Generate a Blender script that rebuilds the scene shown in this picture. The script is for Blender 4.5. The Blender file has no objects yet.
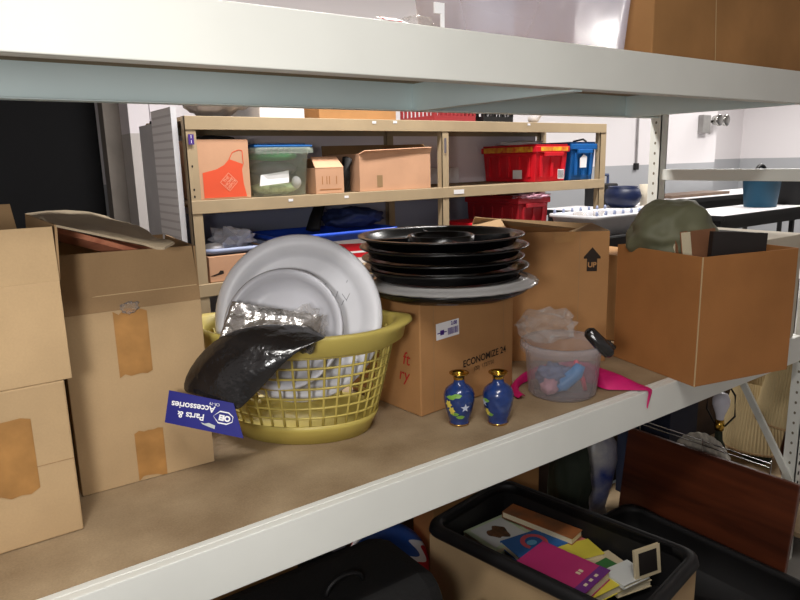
import bpy, bmesh, math, random
from mathutils import Vector, Matrix, noise
random.seed(11)
C = bpy.context.scene.collection
PI = math.pi
V = Vector

# ------------------------------------------------------------------ camera
FPX = 663.83
def cam_basis():
    p, r, y = math.radians(11.788), math.radians(-1.3867), math.radians(54.513)
    fw = V((math.cos(y)*math.cos(p), math.sin(y)*math.cos(p), -math.sin(p)))
    rt = V((math.sin(y), -math.cos(y), 0)); up = rt.cross(fw)
    return fw, math.cos(r)*rt + math.sin(r)*up, -math.sin(r)*rt + math.cos(r)*up
FW, RT, UP = cam_basis()
EYE = V((0, 0, 1.6))
cd = bpy.data.cameras.new('camera'); cam = bpy.data.objects.new('camera', cd); C.objects.link(cam)
m3 = Matrix((RT, UP, -FW)).transposed()
cam.matrix_world = Matrix.Translation(EYE) @ m3.to_4x4()
cd.sensor_width = 36; cd.lens = FPX*36/800; cd.clip_start = .02
bpy.context.scene.camera = cam
def at(px, py, axis, val):
    """world point where the sight line of a photo point meets the plane axis = val"""
    d = FW*FPX + RT*(px-400) + UP*(300-py)
    return EYE + d*((val-EYE[axis])/d[axis])

# ------------------------------------------------------------------ materials
def lin(c):
    c = c/255
    return c/12.92 if c <= .04045 else ((c+.055)/1.055)**2.4
def rgb(r, g, b): return (lin(r), lin(g), lin(b), 1)
def nodes(name):
    m = bpy.data.materials.new(name); m.use_nodes = True
    nt = m.node_tree; nt.nodes.clear()
    out = nt.nodes.new('ShaderNodeOutputMaterial')
    return m, nt, out
def mat(name, col, rough=.55, metal=0., var=.12, vscale=6., bump=0., bscale=60., spec=.4, coat=0., emit=0., col2=None, fine=0.):
    m, nt, out = nodes(name); N = nt.nodes; L = nt.links
    b = N.new('ShaderNodeBsdfPrincipled'); L.new(b.outputs[0], out.inputs[0])
    c = rgb(*col)
    tc = N.new('ShaderNodeTexCoord')
    if var > 0 or col2:
        n = N.new('ShaderNodeTexNoise'); n.inputs['Scale'].default_value = vscale; n.inputs['Detail'].default_value = 5
        L.new(tc.outputs['Object'], n.inputs['Vector'])
        r = N.new('ShaderNodeValToRGB')
        d = rgb(*col2) if col2 else tuple(x*(1-2*var) for x in c[:3])+(1,)
        e = c if col2 else tuple(min(1, x*(1+var)) for x in c[:3])+(1,)
        r.color_ramp.elements[0].position = .3; r.color_ramp.elements[1].position = .7
        r.color_ramp.elements[0].color = d; r.color_ramp.elements[1].color = e
        L.new(n.outputs['Fac'], r.inputs[0]); src = r.outputs[0]
        if fine > 0:
            n3 = N.new('ShaderNodeTexNoise'); n3.inputs['Scale'].default_value = 260; n3.inputs['Detail'].default_value = 2
            L.new(tc.outputs['Object'], n3.inputs['Vector'])
            mx = N.new('ShaderNodeMix'); mx.data_type = 'RGBA'; mx.blend_type = 'MULTIPLY'; mx.inputs[0].default_value = fine
            L.new(src, mx.inputs[6]); L.new(n3.outputs['Fac'], mx.inputs[7]); src = mx.outputs[2]
        L.new(src, b.inputs['Base Color'])
    else:
        b.inputs['Base Color'].default_value = c
    b.inputs['Roughness'].default_value = rough; b.inputs['Metallic'].default_value = metal
    b.inputs['Specular IOR Level'].default_value = spec; b.inputs['Coat Weight'].default_value = coat
    if emit:
        b.inputs['Emission Color'].default_value = c; b.inputs['Emission Strength'].default_value = emit
    if bump > 0:
        n2 = N.new('ShaderNodeTexNoise'); n2.inputs['Scale'].default_value = bscale; n2.inputs['Detail'].default_value = 3
        L.new(tc.outputs['Object'], n2.inputs['Vector'])
        bp = N.new('ShaderNodeBump'); bp.inputs['Strength'].default_value = bump; bp.inputs['Distance'].default_value = .004
        L.new(n2.outputs['Fac'], bp.inputs['Height']); L.new(bp.outputs[0], b.inputs['Normal'])
    return m
def clear(name, col, opacity=.25, rough=.15, bump=0., bscale=25., edge=.5):
    """thin transparent plastic: see-through body, brighter at grazing angles"""
    m, nt, out = nodes(name); N = nt.nodes; L = nt.links
    b = N.new('ShaderNodeBsdfPrincipled'); b.inputs['Base Color'].default_value = rgb(*col)
    b.inputs['Roughness'].default_value = rough; b.inputs['Specular IOR Level'].default_value = .6
    t = N.new('ShaderNodeBsdfTransparent'); t.inputs[0].default_value = (.97, .97, .97, 1)
    mx = N.new('ShaderNodeMixShader'); lw = N.new('ShaderNodeLayerWeight'); lw.inputs[0].default_value = .35
    mm = N.new('ShaderNodeMath'); mm.operation = 'MULTIPLY_ADD'; mm.inputs[1].default_value = edge; mm.inputs[2].default_value = opacity
    mm.use_clamp = True
    L.new(lw.outputs['Facing'], mm.inputs[0]); L.new(mm.outputs[0], mx.inputs[0])
    L.new(t.outputs[0], mx.inputs[1]); L.new(b.outputs[0], mx.inputs[2]); L.new(mx.outputs[0], out.inputs[0])
    if bump:
        tc = N.new('ShaderNodeTexCoord'); n2 = N.new('ShaderNodeTexNoise'); n2.inputs['Scale'].default_value = bscale
        n2.inputs['Detail'].default_value = 4; L.new(tc.outputs['Object'], n2.inputs['Vector'])
        bp = N.new('ShaderNodeBump'); bp.inputs['Strength'].default_value = bump; bp.inputs['Distance'].default_value = .01
        L.new(n2.outputs['Fac'], bp.inputs['Height']); L.new(bp.outputs[0], b.inputs['Normal'])
    return m
def stripes(name, colA, colB, axis='Z', scale=10., width=.5, rough=.5, distort=0.):
    m, nt, out = nodes(name); N = nt.nodes; L = nt.links
    b = N.new('ShaderNodeBsdfPrincipled'); L.new(b.outputs[0], out.inputs[0]); b.inputs['Roughness'].default_value = rough
    tc = N.new('ShaderNodeTexCoord'); w = N.new('ShaderNodeTexWave'); w.bands_direction = axis
    w.inputs['Scale'].default_value = scale; w.inputs['Distortion'].default_value = distort
    L.new(tc.outputs['Object'], w.inputs['Vector'])
    r = N.new('ShaderNodeValToRGB'); r.color_ramp.elements[0].position = width-.08; r.color_ramp.elements[1].position = width+.08
    r.color_ramp.elements[0].color = rgb(*colA); r.color_ramp.elements[1].color = rgb(*colB)
    L.new(w.outputs['Fac'], r.inputs[0]); L.new(r.outputs[0], b.inputs['Base Color'])
    return m
def zbands(name, bands, rough=.5, wobble=0., wscale=8., spec=.4, bump=0.):
    """colour by world height: bands = [(z_from, colour), ...] rising"""
    m, nt, out = nodes(name); N = nt.nodes; L = nt.links
    b = N.new('ShaderNodeBsdfPrincipled'); L.new(b.outputs[0], out.inputs[0]); b.inputs['Roughness'].default_value = rough
    b.inputs['Specular IOR Level'].default_value = spec
    g = N.new('ShaderNodeNewGeometry'); s = N.new('ShaderNodeSeparateXYZ'); L.new(g.outputs['Position'], s.inputs[0])
    cur = None; h = s.outputs['Z']
    if wobble:
        w = N.new('ShaderNodeTexWave'); w.inputs['Scale'].default_value = wscale
        w.bands_direction = 'DIAGONAL'; w.inputs['Distortion'].default_value = 1.0
        L.new(g.outputs['Position'], w.inputs['Vector'])
        a = N.new('ShaderNodeMath'); a.operation = 'MULTIPLY_ADD'; a.inputs[1].default_value = wobble
        L.new(w.outputs['Fac'], a.inputs[0]); L.new(h, a.inputs[2]); h = a.outputs[0]
    for z, c in bands:
        if cur is None:
            cn = N.new('ShaderNodeRGB'); cn.outputs[0].default_value = rgb(*c); cur = cn.outputs[0]; continue
        gt = N.new('ShaderNodeMath'); gt.operation = 'GREATER_THAN'; gt.inputs[1].default_value = z; L.new(h, gt.inputs[0])
        mx = N.new('ShaderNodeMix'); mx.data_type = 'RGBA'; L.new(gt.outputs[0], mx.inputs[0]); L.new(cur, mx.inputs[6])
        mx.inputs[7].default_value = rgb(*c); cur = mx.outputs[2]
    L.new(cur, b.inputs['Base Color'])
    return m
def woodmat(name, a, b_, scale=3., axis='Y', rough=.45):
    m, nt, out = nodes(name); N = nt.nodes; L = nt.links
    b = N.new('ShaderNodeBsdfPrincipled'); L.new(b.outputs[0], out.inputs[0]); b.inputs['Roughness'].default_value = rough
    tc = N.new('ShaderNodeTexCoord'); mp = N.new('ShaderNodeMapping'); L.new(tc.outputs['Object'], mp.inputs[0])
    sc = {'X': (.6, 8, 8), 'Y': (8, .6, 8), 'Z': (8, 8, .6)}[axis]; mp.inputs['Scale'].default_value = sc
    n = N.new('ShaderNodeTexNoise'); n.inputs['Scale'].default_value = scale; n.inputs['Detail'].default_value = 8; n.inputs['Distortion'].default_value = .8
    L.new(mp.outputs[0], n.inputs['Vector'])
    r = N.new('ShaderNodeValToRGB'); r.color_ramp.elements[0].color = rgb(*a); r.color_ramp.elements[1].color = rgb(*b_)
    r.color_ramp.elements[0].position = .3; r.color_ramp.elements[1].position = .7
    L.new(n.outputs['Fac'], r.inputs[0]); L.new(r.outputs[0], b.inputs['Base Color'])
    return m

M = {}
M['beam'] = mat('cream rack paint', (226, 227, 220), .42, var=.03, vscale=3)
M['beam_in'] = mat('rack paint with reflected light', (222, 238, 238), .5, var=.03, vscale=3)  # rack paint paled and blued for light reflected off the inner faces
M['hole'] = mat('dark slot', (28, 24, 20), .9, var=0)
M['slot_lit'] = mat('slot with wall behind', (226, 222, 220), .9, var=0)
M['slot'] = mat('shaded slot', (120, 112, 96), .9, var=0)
M['deck'] = mat('particle board', (184, 161, 128), .7, var=.0, col2=(146, 123, 93), vscale=7, bump=.15, bscale=150, fine=.35)
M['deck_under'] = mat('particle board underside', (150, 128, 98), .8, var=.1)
M['card'] = mat('cardboard light tan', (188, 159, 120), .8, var=.07, vscale=5, bump=.12, bscale=40, spec=.2, fine=.12)
M['card_in'] = mat('cardboard inner', (160, 130, 94), .85, var=.08, vscale=5, spec=.2, fine=.12)
M['card_b'] = mat('cardboard brown', (176, 130, 84), .8, var=.06, vscale=5, bump=.1, bscale=40, spec=.2, fine=.12)
M['card_c'] = mat('cardboard reddish brown', (172, 116, 66), .78, var=.07, vscale=5, bump=.1, bscale=40, spec=.25, fine=.12)
M['card_d'] = mat('cardboard peach', (206, 160, 128), .8, var=.06, vscale=5, spec=.2, fine=.1)
M['card_top'] = mat('cardboard old brown', (166, 122, 76), .8, var=.12, vscale=4, bump=.2, bscale=15, spec=.2)
M['darkcarton'] = mat('dark filler cardboard', (74, 60, 50), .9, var=.15)  # dark tone for the cartons added to hide lit floor
M['whitesheet'] = mat('dull white sheet', (206, 202, 202), .5, var=.04)
M['card_edge'] = mat('cardboard cut edge', (196, 168, 126), .9, var=.05)
M['gflap'] = mat('grey cardboard', (156, 140, 116), .9, var=.08, bump=.2, bscale=20)  # greyer cardboard tone for the torn flap
M['tape'] = mat('brown parcel tape', (170, 124, 70), .4, var=.12, vscale=20, spec=.4)
M['yellow'] = mat('mustard plastic', (190, 172, 90), .42, var=.04, spec=.45)
M['white_pl'] = mat('white plastic', (212, 212, 216), .38, var=.03, vscale=12)
M['white_bowl'] = mat('white plastic bowl', (198, 198, 204), .35, var=.03, vscale=12)
M['scuff'] = mat('dark scuff', (110, 110, 116), .7, var=0)
M['foil'] = mat('aluminium foil', (214, 210, 206), .24, metal=.9, var=.05, bump=1., bscale=45)
M['blackbag'] = mat('glossy black wrap', (30, 28, 28), .2, var=.25, vscale=14, bump=1., bscale=34, spec=.8)
M['cardblue'] = mat('blue header card', (24, 26, 122), .45, var=.06)
M['white'] = mat('white print', (240, 240, 242), .6, var=0)
M['silverp'] = mat('silver print', (190, 196, 190), .5, var=0)
M['blackp'] = mat('black ink', (38, 26, 18), .8, var=0)
M['redp'] = mat('red ink', (176, 36, 30), .8, var=0)
M['purplep'] = mat('purple ink', (74, 44, 130), .8, var=0)
M['blacktray'] = mat('black glossy plastic', (9, 9, 10), .24, var=0, spec=.4, bump=.05, bscale=30)
M['clearlid'] = clear('clear lid plastic', (176, 174, 172), .5, .1, edge=.3)
M['brass'] = mat('polished brass', (206, 164, 70), .22, metal=1., var=.05)
M['vaseblue'] = mat('cobalt enamel', (28, 54, 112), .24, var=.15, vscale=60, spec=.6, coat=.4)
M['leaf'] = mat('green enamel', (120, 168, 70), .3, var=.1)
M['yel'] = mat('yellow enamel', (222, 204, 86), .3, var=.05)
M['petal'] = mat('pale blue enamel', (196, 206, 226), .3, var=.05)
M['bucket'] = clear('frosted plastic', (206, 202, 208), .10, .3, edge=.30)
M['film'] = clear('clear film', (212, 206, 202), .10, .12, bump=.6, bscale=14, edge=.4)
M['toyblue'] = mat('sky blue plastic', (64, 142, 206), .35, var=.05)
M['toypink'] = mat('coral pink plastic', (232, 70, 96), .4, var=.05)
M['toygrey'] = mat('blue grey cloth', (104, 116, 150), .7, var=.2)
M['pinkpale'] = mat('pale pink cloth', (214, 160, 178), .7, var=.15)
M['magenta'] = mat('magenta cloth', (206, 18, 106), .6, var=.15, vscale=10)
M['olive'] = mat('olive nylon cloth', (104, 104, 80), .6, var=.12, bump=.7, bscale=9)
M['pages'] = stripes('page edges', (226, 214, 184), (196, 182, 150), 'Z', 160, .5, .8)
M['bookblack'] = mat('black book cloth', (36, 30, 28), .6, var=.1)
M['bookbrown'] = mat('brown book cloth', (142, 96, 66), .6, var=.1)
M['whitebox'] = mat('off white board', (196, 186, 168), .8, var=.05)
M['tan'] = mat('tan shelf paint', (172, 152, 122), .5, var=.05)
M['shelfdeck'] = mat('shelf board', (150, 130, 102), .8, var=.08)
M['orange'] = mat('orange print', (222, 84, 50), .7, var=.03)
M['orange_l'] = mat('pale orange print', (236, 150, 120), .7, var=0)
M['red'] = mat('red plastic', (206, 26, 40), .38, var=.06)
M['redd'] = mat('deep red plastic', (170, 34, 44), .45, var=.06)
M['yprint'] = mat('yellow rim print', (232, 190, 50), .5, var=.4, col2=(206, 40, 36), vscale=28)
M['blue'] = mat('blue plastic', (24, 92, 160), .4, var=.06)
M['cobalt'] = mat('cobalt plastic', (34, 76, 190), .35, var=.05)
M['navy'] = mat('navy cloth', (34, 48, 92), .7, var=.15, bump=.4, bscale=20)
M['teal'] = mat('teal plastic', (16, 70, 96), .5, var=.06)
M['black'] = mat('matt black plastic', (20, 19, 20), .55, var=0)
M['blackcloth'] = mat('black nylon', (19, 18, 18), .75, var=.1, bump=.3, bscale=80)
M['binclear'] = clear('clear bin plastic', (226, 240, 226), .10, .15, edge=.35)
M['totecl'] = clear('clear tote plastic', (214, 210, 222), .22, .12, edge=.45)
M['green'] = mat('green cloth', (84, 196, 116), .7, var=.15)
M['lime'] = mat('pale green knit', (216, 240, 180), .8, var=.2, vscale=30)
M['grey'] = mat('grey cloth', (110, 104, 112), .8, var=.2, vscale=12)
M['paper'] = mat('white paper', (232, 230, 232), .7, var=.03)
M['panel'] = woodmat('red brown veneer', (62, 27, 14), (104, 50, 27), 2.2, 'Y', .4)
M['redwood'] = woodmat('reddish boards', (160, 90, 64), (206, 132, 98), 3, 'Y', .7)
M['lampshade'] = mat('pleated cream cloth', (182, 162, 122), .85, var=.06, vscale=8)
M['bulb'] = mat('white bulb glass', (214, 212, 222), .3, var=0)
M['chrome'] = mat('chrome wire', (190, 190, 186), .2, metal=1., var=0)
M['doily'] = mat('white porcelain lace', (206, 198, 184), .5, var=.25, vscale=40, bump=.6, bscale=90)
M['porcelain'] = mat('blue and white porcelain', (206, 202, 190), .3, var=0, col2=(34, 56, 130), vscale=7)
M['darkgreen'] = mat('dark green cloth', (34, 42, 30), .8, var=.15, bump=.4, bscale=14)
M['concrete'] = mat('concrete floor', (158, 154, 148), .6, var=.12, vscale=1.2)
M['ceil'] = mat('ceiling paint', (214, 206, 206), .8, var=.03)
M['wall_low'] = zbands('painted block wall', [(0, (172, 174, 178)), (1.50, (230, 226, 228))], .7)
M['dark'] = mat('dark room', (10, 10, 13), .9, var=0)
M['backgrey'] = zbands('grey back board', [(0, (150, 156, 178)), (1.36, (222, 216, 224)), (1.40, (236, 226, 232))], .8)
M['tube'] = mat('lit fluorescent tube', (255, 250, 240), .5, var=0, emit=4)

# ------------------------------------------------------------------ mesh tools
def NB(): return bmesh.new()
def frame(o, xd, yd):
    xd = V(xd).normalized(); yd = V(yd); zd = xd.cross(yd).normalized(); yd = zd.cross(xd)
    m = Matrix((xd, yd, zd)).transposed().to_4x4(); m.translation = V(o); return m
def bx(bm, x0, x1, y0, y1, z0, z1, mtx=None, taper=0.):
    """box; taper < 0 narrows the bottom"""
    cx, cy = (x0+x1)/2, (y0+y1)/2
    vs = []
    for z, k in ((z0, 1-taper), (z1, 1)):
        for x, y in ((x0, y0), (x1, y0), (x1, y1), (x0, y1)):
            p = V((cx+(x-cx)*k, cy+(y-cy)*k, z))
            vs.append(bm.verts.new(mtx @ p if mtx else p))
    for f in ((3, 2, 1, 0), (4, 5, 6, 7), (0, 1, 5, 4), (1, 2, 6, 5), (2, 3, 7, 6), (3, 0, 4, 7)):
        bm.faces.new([vs[i] for i in f])
    return vs
def slab(bm, a, b, c, d, t):
    """a flap: quad a b c d with thickness t"""
    a, b, c, d = map(V, (a, b, c, d)); n = (b-a).cross(d-a).normalized()*(t/2)
    v = [bm.verts.new(p+s*n) for s in (-1, 1) for p in (a, b, c, d)]
    for f in ((3, 2, 1, 0), (4, 5, 6, 7), (0, 1, 5, 4), (1, 2, 6, 5), (2, 3, 7, 6), (3, 0, 4, 7)):
        bm.faces.new([v[i] for i in f])
def quad(bm, *pts): return bm.faces.new([bm.verts.new(V(p)) for p in pts])
def poly(bm, pts, mtx, t=0.):
    vs = [bm.verts.new(mtx @ V((p[0], p[1], t))) for p in pts]; return bm.faces.new(vs)
def prism(bm, pts, z0, z1, mtx=None):
    n = len(pts); rows = []
    for z in (z0, z1): rows.append([bm.verts.new((mtx or Matrix()) @ V((x, y, z))) for x, y in pts])
    for i in range(n):
        j = (i+1) % n; bm.faces.new((rows[0][i], rows[0][j], rows[1][j], rows[1][i]))
    bm.faces.new(rows[0][::-1]); bm.faces.new(rows[1])
def lathe(bm, prof, n=48, sx=1., sy=1., mtx=None, close=False):
    rows = []
    for r, z in prof:
        if r < 1e-5: rows.append([bm.verts.new((mtx or Matrix()) @ V((0, 0, z)))]); continue
        rows.append([bm.verts.new((mtx or Matrix()) @ V((r*sx*math.cos(2*PI*i/n), r*sy*math.sin(2*PI*i/n), z))) for i in range(n)])
    prs = list(zip(rows, rows[1:]))
    if close: prs.append((rows[-1], rows[0]))
    for a, b in prs:
        for i in range(n):
            j = (i+1) % n
            if len(a) == 1 and len(b) == 1: continue
            if len(a) == 1: bm.faces.new((a[0], b[j], b[i]))
            elif len(b) == 1: bm.faces.new((a[i], a[j], b[0]))
            else: bm.faces.new((a[i], a[j], b[j], b[i]))
def tube(bm, pts, r, n=8, closed=False, flat=1.):
    pts = [V(p) for p in pts]; k = len(pts); rows = []
    for i, p in enumerate(pts):
        a = pts[(i-1) % k] if closed or i > 0 else p
        b = pts[(i+1) % k] if closed or i < k-1 else p
        t = (b-a).normalized(); u = t.cross(V((0, 0, 1)))
        if u.length < 1e-4: u = t.cross(V((1, 0, 0)))
        u.normalize(); w = u.cross(t)
        rr = r[i] if isinstance(r, (list, tuple)) else r
        rows.append([bm.verts.new(p + u*rr*math.cos(2*PI*j/n) + w*rr*flat*math.sin(2*PI*j/n)) for j in range(n)])
    rng = range(k) if closed else range(k-1)
    for i in rng:
        a, b = rows[i], rows[(i+1) % k]
        for j in range(n):
            bm.faces.new((a[j], a[(j+1) % n], b[(j+1) % n], b[j]))
    if not closed:
        bm.faces.new(rows[0][::-1]); bm.faces.new(rows[-1])
def blob(bm, c, s, amp=.2, freq=3., seed=0, sub=4, flat=None, mtx=None):
    """crumpled bag or cloth lump"""
    tmp = NB(); bmesh.ops.create_icosphere(tmp, subdivisions=sub, radius=1)
    vm = {}
    for v in tmp.verts:
        d = v.co.copy()
        k = 1 + amp*noise.noise(d*freq + V((seed*7.3, seed*3.1, seed))) + amp*.5*noise.noise(d*freq*2.3 + V((seed, 5, 1)))
        p = V((d.x*s[0]*k, d.y*s[1]*k, d.z*s[2]*k))
        if mtx: p = mtx.to_3x3() @ p
        p += V(c)
        if flat is not None and p.z < flat: p.z = flat
        vm[v.index] = bm.verts.new(p)
    for f in tmp.faces: bm.faces.new([vm[v.index] for v in f.verts])
    tmp.free()
def obj(name, bm, m, parent=None, smooth=False, bevel=0., label=None, sub=0, fixn=True):
    if fixn: bmesh.ops.recalc_face_normals(bm, faces=bm.faces)
    me = bpy.data.meshes.new(name); bm.to_mesh(me); bm.free()
    o = bpy.data.objects.new(name, me); C.objects.link(o); me.materials.append(m)
    if parent is not None: o.parent = parent
    if smooth: me.polygons.foreach_set('use_smooth', [True]*len(me.polygons))
    if bevel:
        b = o.modifiers.new('bevel', 'BEVEL'); b.width = bevel; b.segments = 2; b.limit_method = 'ANGLE'; b.angle_limit = .6
    if sub:
        s = o.modifiers.new('sub', 'SUBSURF'); s.levels = sub; s.render_levels = sub
    if label: o['label'] = label
    return o
def thing(name, label, cat, loc=(0, 0, 0), rz=0., group=None):
    o = bpy.data.objects.new(name, None); C.objects.link(o); o.location = loc; o.rotation_euler = (0, 0, rz)
    o.empty_display_size = .05
    o['label'] = label; o['category'] = cat
    if group: o['group'] = group
    return o
def tag(o, label, cat, group=None):
    o['label'] = label; o['category'] = cat
    if group: o['group'] = group
    return o
def struct(name, bm, m):
    o = obj(name, bm, m); o['kind'] = 'structure'; return o
def text(name, s, size, m, parent, mtx, shear=0., ax='CENTER', label=None, sx=1., bold=0.):
    cu = bpy.data.curves.new(name, 'FONT'); cu.body = s; cu.size = size; cu.align_x = ax; cu.align_y = 'CENTER'; cu.shear = shear
    cu.offset = bold
    t = bpy.data.objects.new('tmp', cu); C.objects.link(t)
    me = bpy.data.meshes.new_from_object(t.evaluated_get(bpy.context.evaluated_depsgraph_get()))
    bpy.data.objects.remove(t); bpy.data.curves.remove(cu)
    me.name = name; me.transform(Matrix.Diagonal((sx, 1, 1, 1))); me.transform(mtx); me.materials.clear(); me.materials.append(m)
    o = bpy.data.objects.new(name, me); C.objects.link(o); o.parent = parent
    if label: o['label'] = label
    return o
def carton(name, label, cat, loc, rz, w, d, h, m, mi=None, t=.004, closed=False, group=None, bottom=True):
    """cardboard box, origin at the front left bottom corner; x along the front, y to the back"""
    th = thing(name, label, cat, loc, rz, group); bm = NB()
    if closed:
        bx(bm, 0, w, 0, d, 0, h); obj('body', bm, m, th, bevel=.003)
    else:
        bx(bm, 0, w, 0, t, 0, h); bx(bm, 0, w, d-t, d, 0, h); bx(bm, 0, t, t, d-t, 0, h); bx(bm, w-t, w, t, d-t, 0, h)
        bx(bm, t, w-t, t, d-t, 0, t)
        obj('body', bm, m, th, bevel=.0012)
    return th
def decal(name, parent, m, pts, mtx, t=.0008, label=None):
    bm = NB(); poly(bm, pts, mtx, t); return obj(name, bm, m, parent, label=label)
def rect(x0, y0, x1, y1): return [(x0, y0), (x1, y0), (x1, y1), (x0, y1)]
FRONT = frame((0, 0, 0), (1, 0, 0), (0, 0, 1))      # local x right, local y up, normal toward -y

# ------------------------------------------------------------------ setting
bm = NB(); bx(bm, -3, 13, -3, 7, -.1, 0); struct('floor', bm, M['concrete'])
bm = NB(); bx(bm, -3, 13, -3, 7, 3.3, 3.4); struct('ceiling', bm, M['ceil'])
# back wall with the dark doorway on the left
bm = NB(); bx(bm, -3, -.9, 4.5, 4.65, 0, 3.3); bx(bm, .98, 8.0, 4.5, 4.65, 0, 3.3); bx(bm, -.9, .98, 4.5, 4.65, 2.3, 3.3)
struct('wall_back', bm, M['wall_low'])
bm = NB(); bx(bm, 8.0, 13, 6.8, 7, 0, 3.3); struct('wall_far', bm, M['wall_low'])
bm = NB(); bx(bm, 8.0, 8.15, 4.65, 6.8, 0, 3.3); struct('wall_return', bm, M['wall_low'])
bm = NB(); bx(bm, -3.1, -3, -3, 7, 0, 3.3); struct('wall_left', bm, M['wall_low'])
bm = NB(); bx(bm, 13, 13.1, -3, 7, 0, 3.3); struct('wall_right', bm, M['wall_low'])
bm = NB(); bx(bm, -3, 13, -3.1, -3, 0, 3.3); struct('wall_front', bm, M['wall_low'])
bm = NB(); bx(bm, -.9, .98, 4.62, 4.66, 0, 2.3); struct('doorway_dark', bm, M['dark'])  # black slab painted as the darkness beyond the open doorway
M['frame'] = mat('door frame paint', (128, 120, 112), .6, var=.08)
bm = NB(); bx(bm, .975, 1.07, 4.40, 4.52, 0, 2.4); bx(bm, -1, .975, 4.42, 4.52, 2.3, 2.4); struct('trim_1', bm, M['frame'])
M['pillar'] = zbands('two tone pillar', [(0, (188, 182, 178)), (1.80, (226, 220, 224))], .5)  # lower part greyer, paler above
bm = NB(); bx(bm, 1.07, 1.19, 4.2, 4.5, 0, 3.3); bx(bm, 1.21, 1.33, 4.25, 4.5, 0, 3.3); struct('trim_2', bm, M['pillar'])

# ceiling fluorescent fixtures
def fixture(x, y, label, ln=1.2):
    t = thing('fluorescent_light', label, 'ceiling light', (x, y, 3.3), 0, 'ceiling fluorescents')
    b = NB(); bx(b, -ln/2, ln/2, -.12, .12, -.06, 0); obj('housing', b, M['white_pl'], t, bevel=.005)
    for s in (-1, 1):
        b = NB(); tube(b, [(-ln/2+.02, s*.06, -.08), (ln/2-.02, s*.06, -.08)], .014, 10); obj('lamp_tube', b, M['tube'], t, smooth=True)
    return t
fixture(-.05, -.12, 'fluorescent ceiling light above the aisle, nearest the left wall')
fixture(2.6, -.8, 'fluorescent ceiling light above the middle of the front aisle')
fixture(1.4, 2.3, 'fluorescent ceiling light above the tan shelving')
fixture(4.2, 2.3, 'fluorescent ceiling light past the right end of the tan shelving')
fixture(7.4, 2.6, 'fluorescent ceiling light above the white tables')
def area(x, y, z, e, sx, sy, target=None, col=(1, .97, .93)):
    l = bpy.data.lights.new('lamp', 'AREA'); l.energy = e; l.shape = 'RECTANGLE'; l.size = sx; l.size_y = sy; l.color = col
    o = bpy.data.objects.new('lamp', l); C.objects.link(o); o.location = (x, y, z)
    if target is not None: o.rotation_euler = (V(target)-V((x, y, z))).to_track_quat('-Z', 'Y').to_euler()
    return o
FILL, AISLE, BACK, RIGHT = 62., 48., 100., 80.
area(1.6, 2.3, 3.18, BACK, 1.2, .25)
area(4.2, 2.4, 3.18, BACK, 1.2, .25)
area(7.2, 2.8, 3.18, RIGHT, 1.2, .4)
area(9.5, 4.0, 3.18, RIGHT, 1.2, .4)
area(-.05, -.12, 3.18, AISLE, 1.2, .25)
area(10.5, 5.2, 3.18, RIGHT*1.2, 1.2, .4)  # extra lamp with no fixture, added to brighten the far wall
sp = bpy.data.lights.new('lamp', 'SPOT'); sp.energy = FILL; sp.spot_size = math.radians(105); sp.spot_blend = 1.; sp.shadow_soft_size = .12; sp.color = (1, .98, .96)
so = bpy.data.objects.new('lamp', sp); C.objects.link(so); so.location = (-.35, .0, 1.60)  # added flash-like fill beside the camera for rear beam and platter
so.rotation_euler = (V((.70, 1.3, 1.45))-V((-.35, .0, 1.60))).to_track_quat('-Z', 'Y').to_euler()
w = bpy.data.worlds.new('world'); bpy.context.scene.world = w; w.use_nodes = True
w.node_tree.nodes['Background'].inputs[0].default_value = (.9, .95, 1, 1); w.node_tree.nodes['Background'].inputs[1].default_value = .05
sc = bpy.context.scene
sc.view_settings.view_transform = 'Standard'; sc.view_settings.look = 'None'; sc.view_settings.exposure = -.28

# ------------------------------------------------------------------ near storage rack
rk = thing('storage_rack', 'cream steel storage rack with particle board decks, closest to the camera', 'rack', (2.53, 1.36, 0))
RO = V((2.53, 1.36, 0))
def rpart(name, bm, m, **k):
    bmesh.ops.translate(bm, verts=bm.verts, vec=-RO); return obj(name, bm, m, rk, **k)
XL, XR = -1.3, 2.50
for zt, label in ((.95, 1), (1.85, 2), (.17, 0)):
    b = NB(); bx(b, XL, XR+.03, 1.044, 1.062, zt-.097, zt-.0005); bx(b, XL, XR+.03, 1.062, 1.085, zt-.097, zt-.092); bx(b, XL, XR+.03, 1.062, 1.078, zt-.004, zt)
    rpart('front_beam', b, M['beam'], bevel=.003)
    b = NB(); bx(b, XL, XR+.03, 1.684, 1.70, zt-.101, zt); bx(b, XL, XR+.03, 1.66, 1.684, zt-.101, zt-.097)
    rpart('rear_beam', b, M['beam_in'], bevel=.003)
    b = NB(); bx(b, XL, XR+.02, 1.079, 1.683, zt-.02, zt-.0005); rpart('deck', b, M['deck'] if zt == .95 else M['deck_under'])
    for x in (-.85, 1.28, 2.33):
        b = NB(); bx(b, x-.015, x+.015, 1.063, 1.683, zt-.101, zt-.021); rpart('support_bar', b, M['beam_in'])
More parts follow.
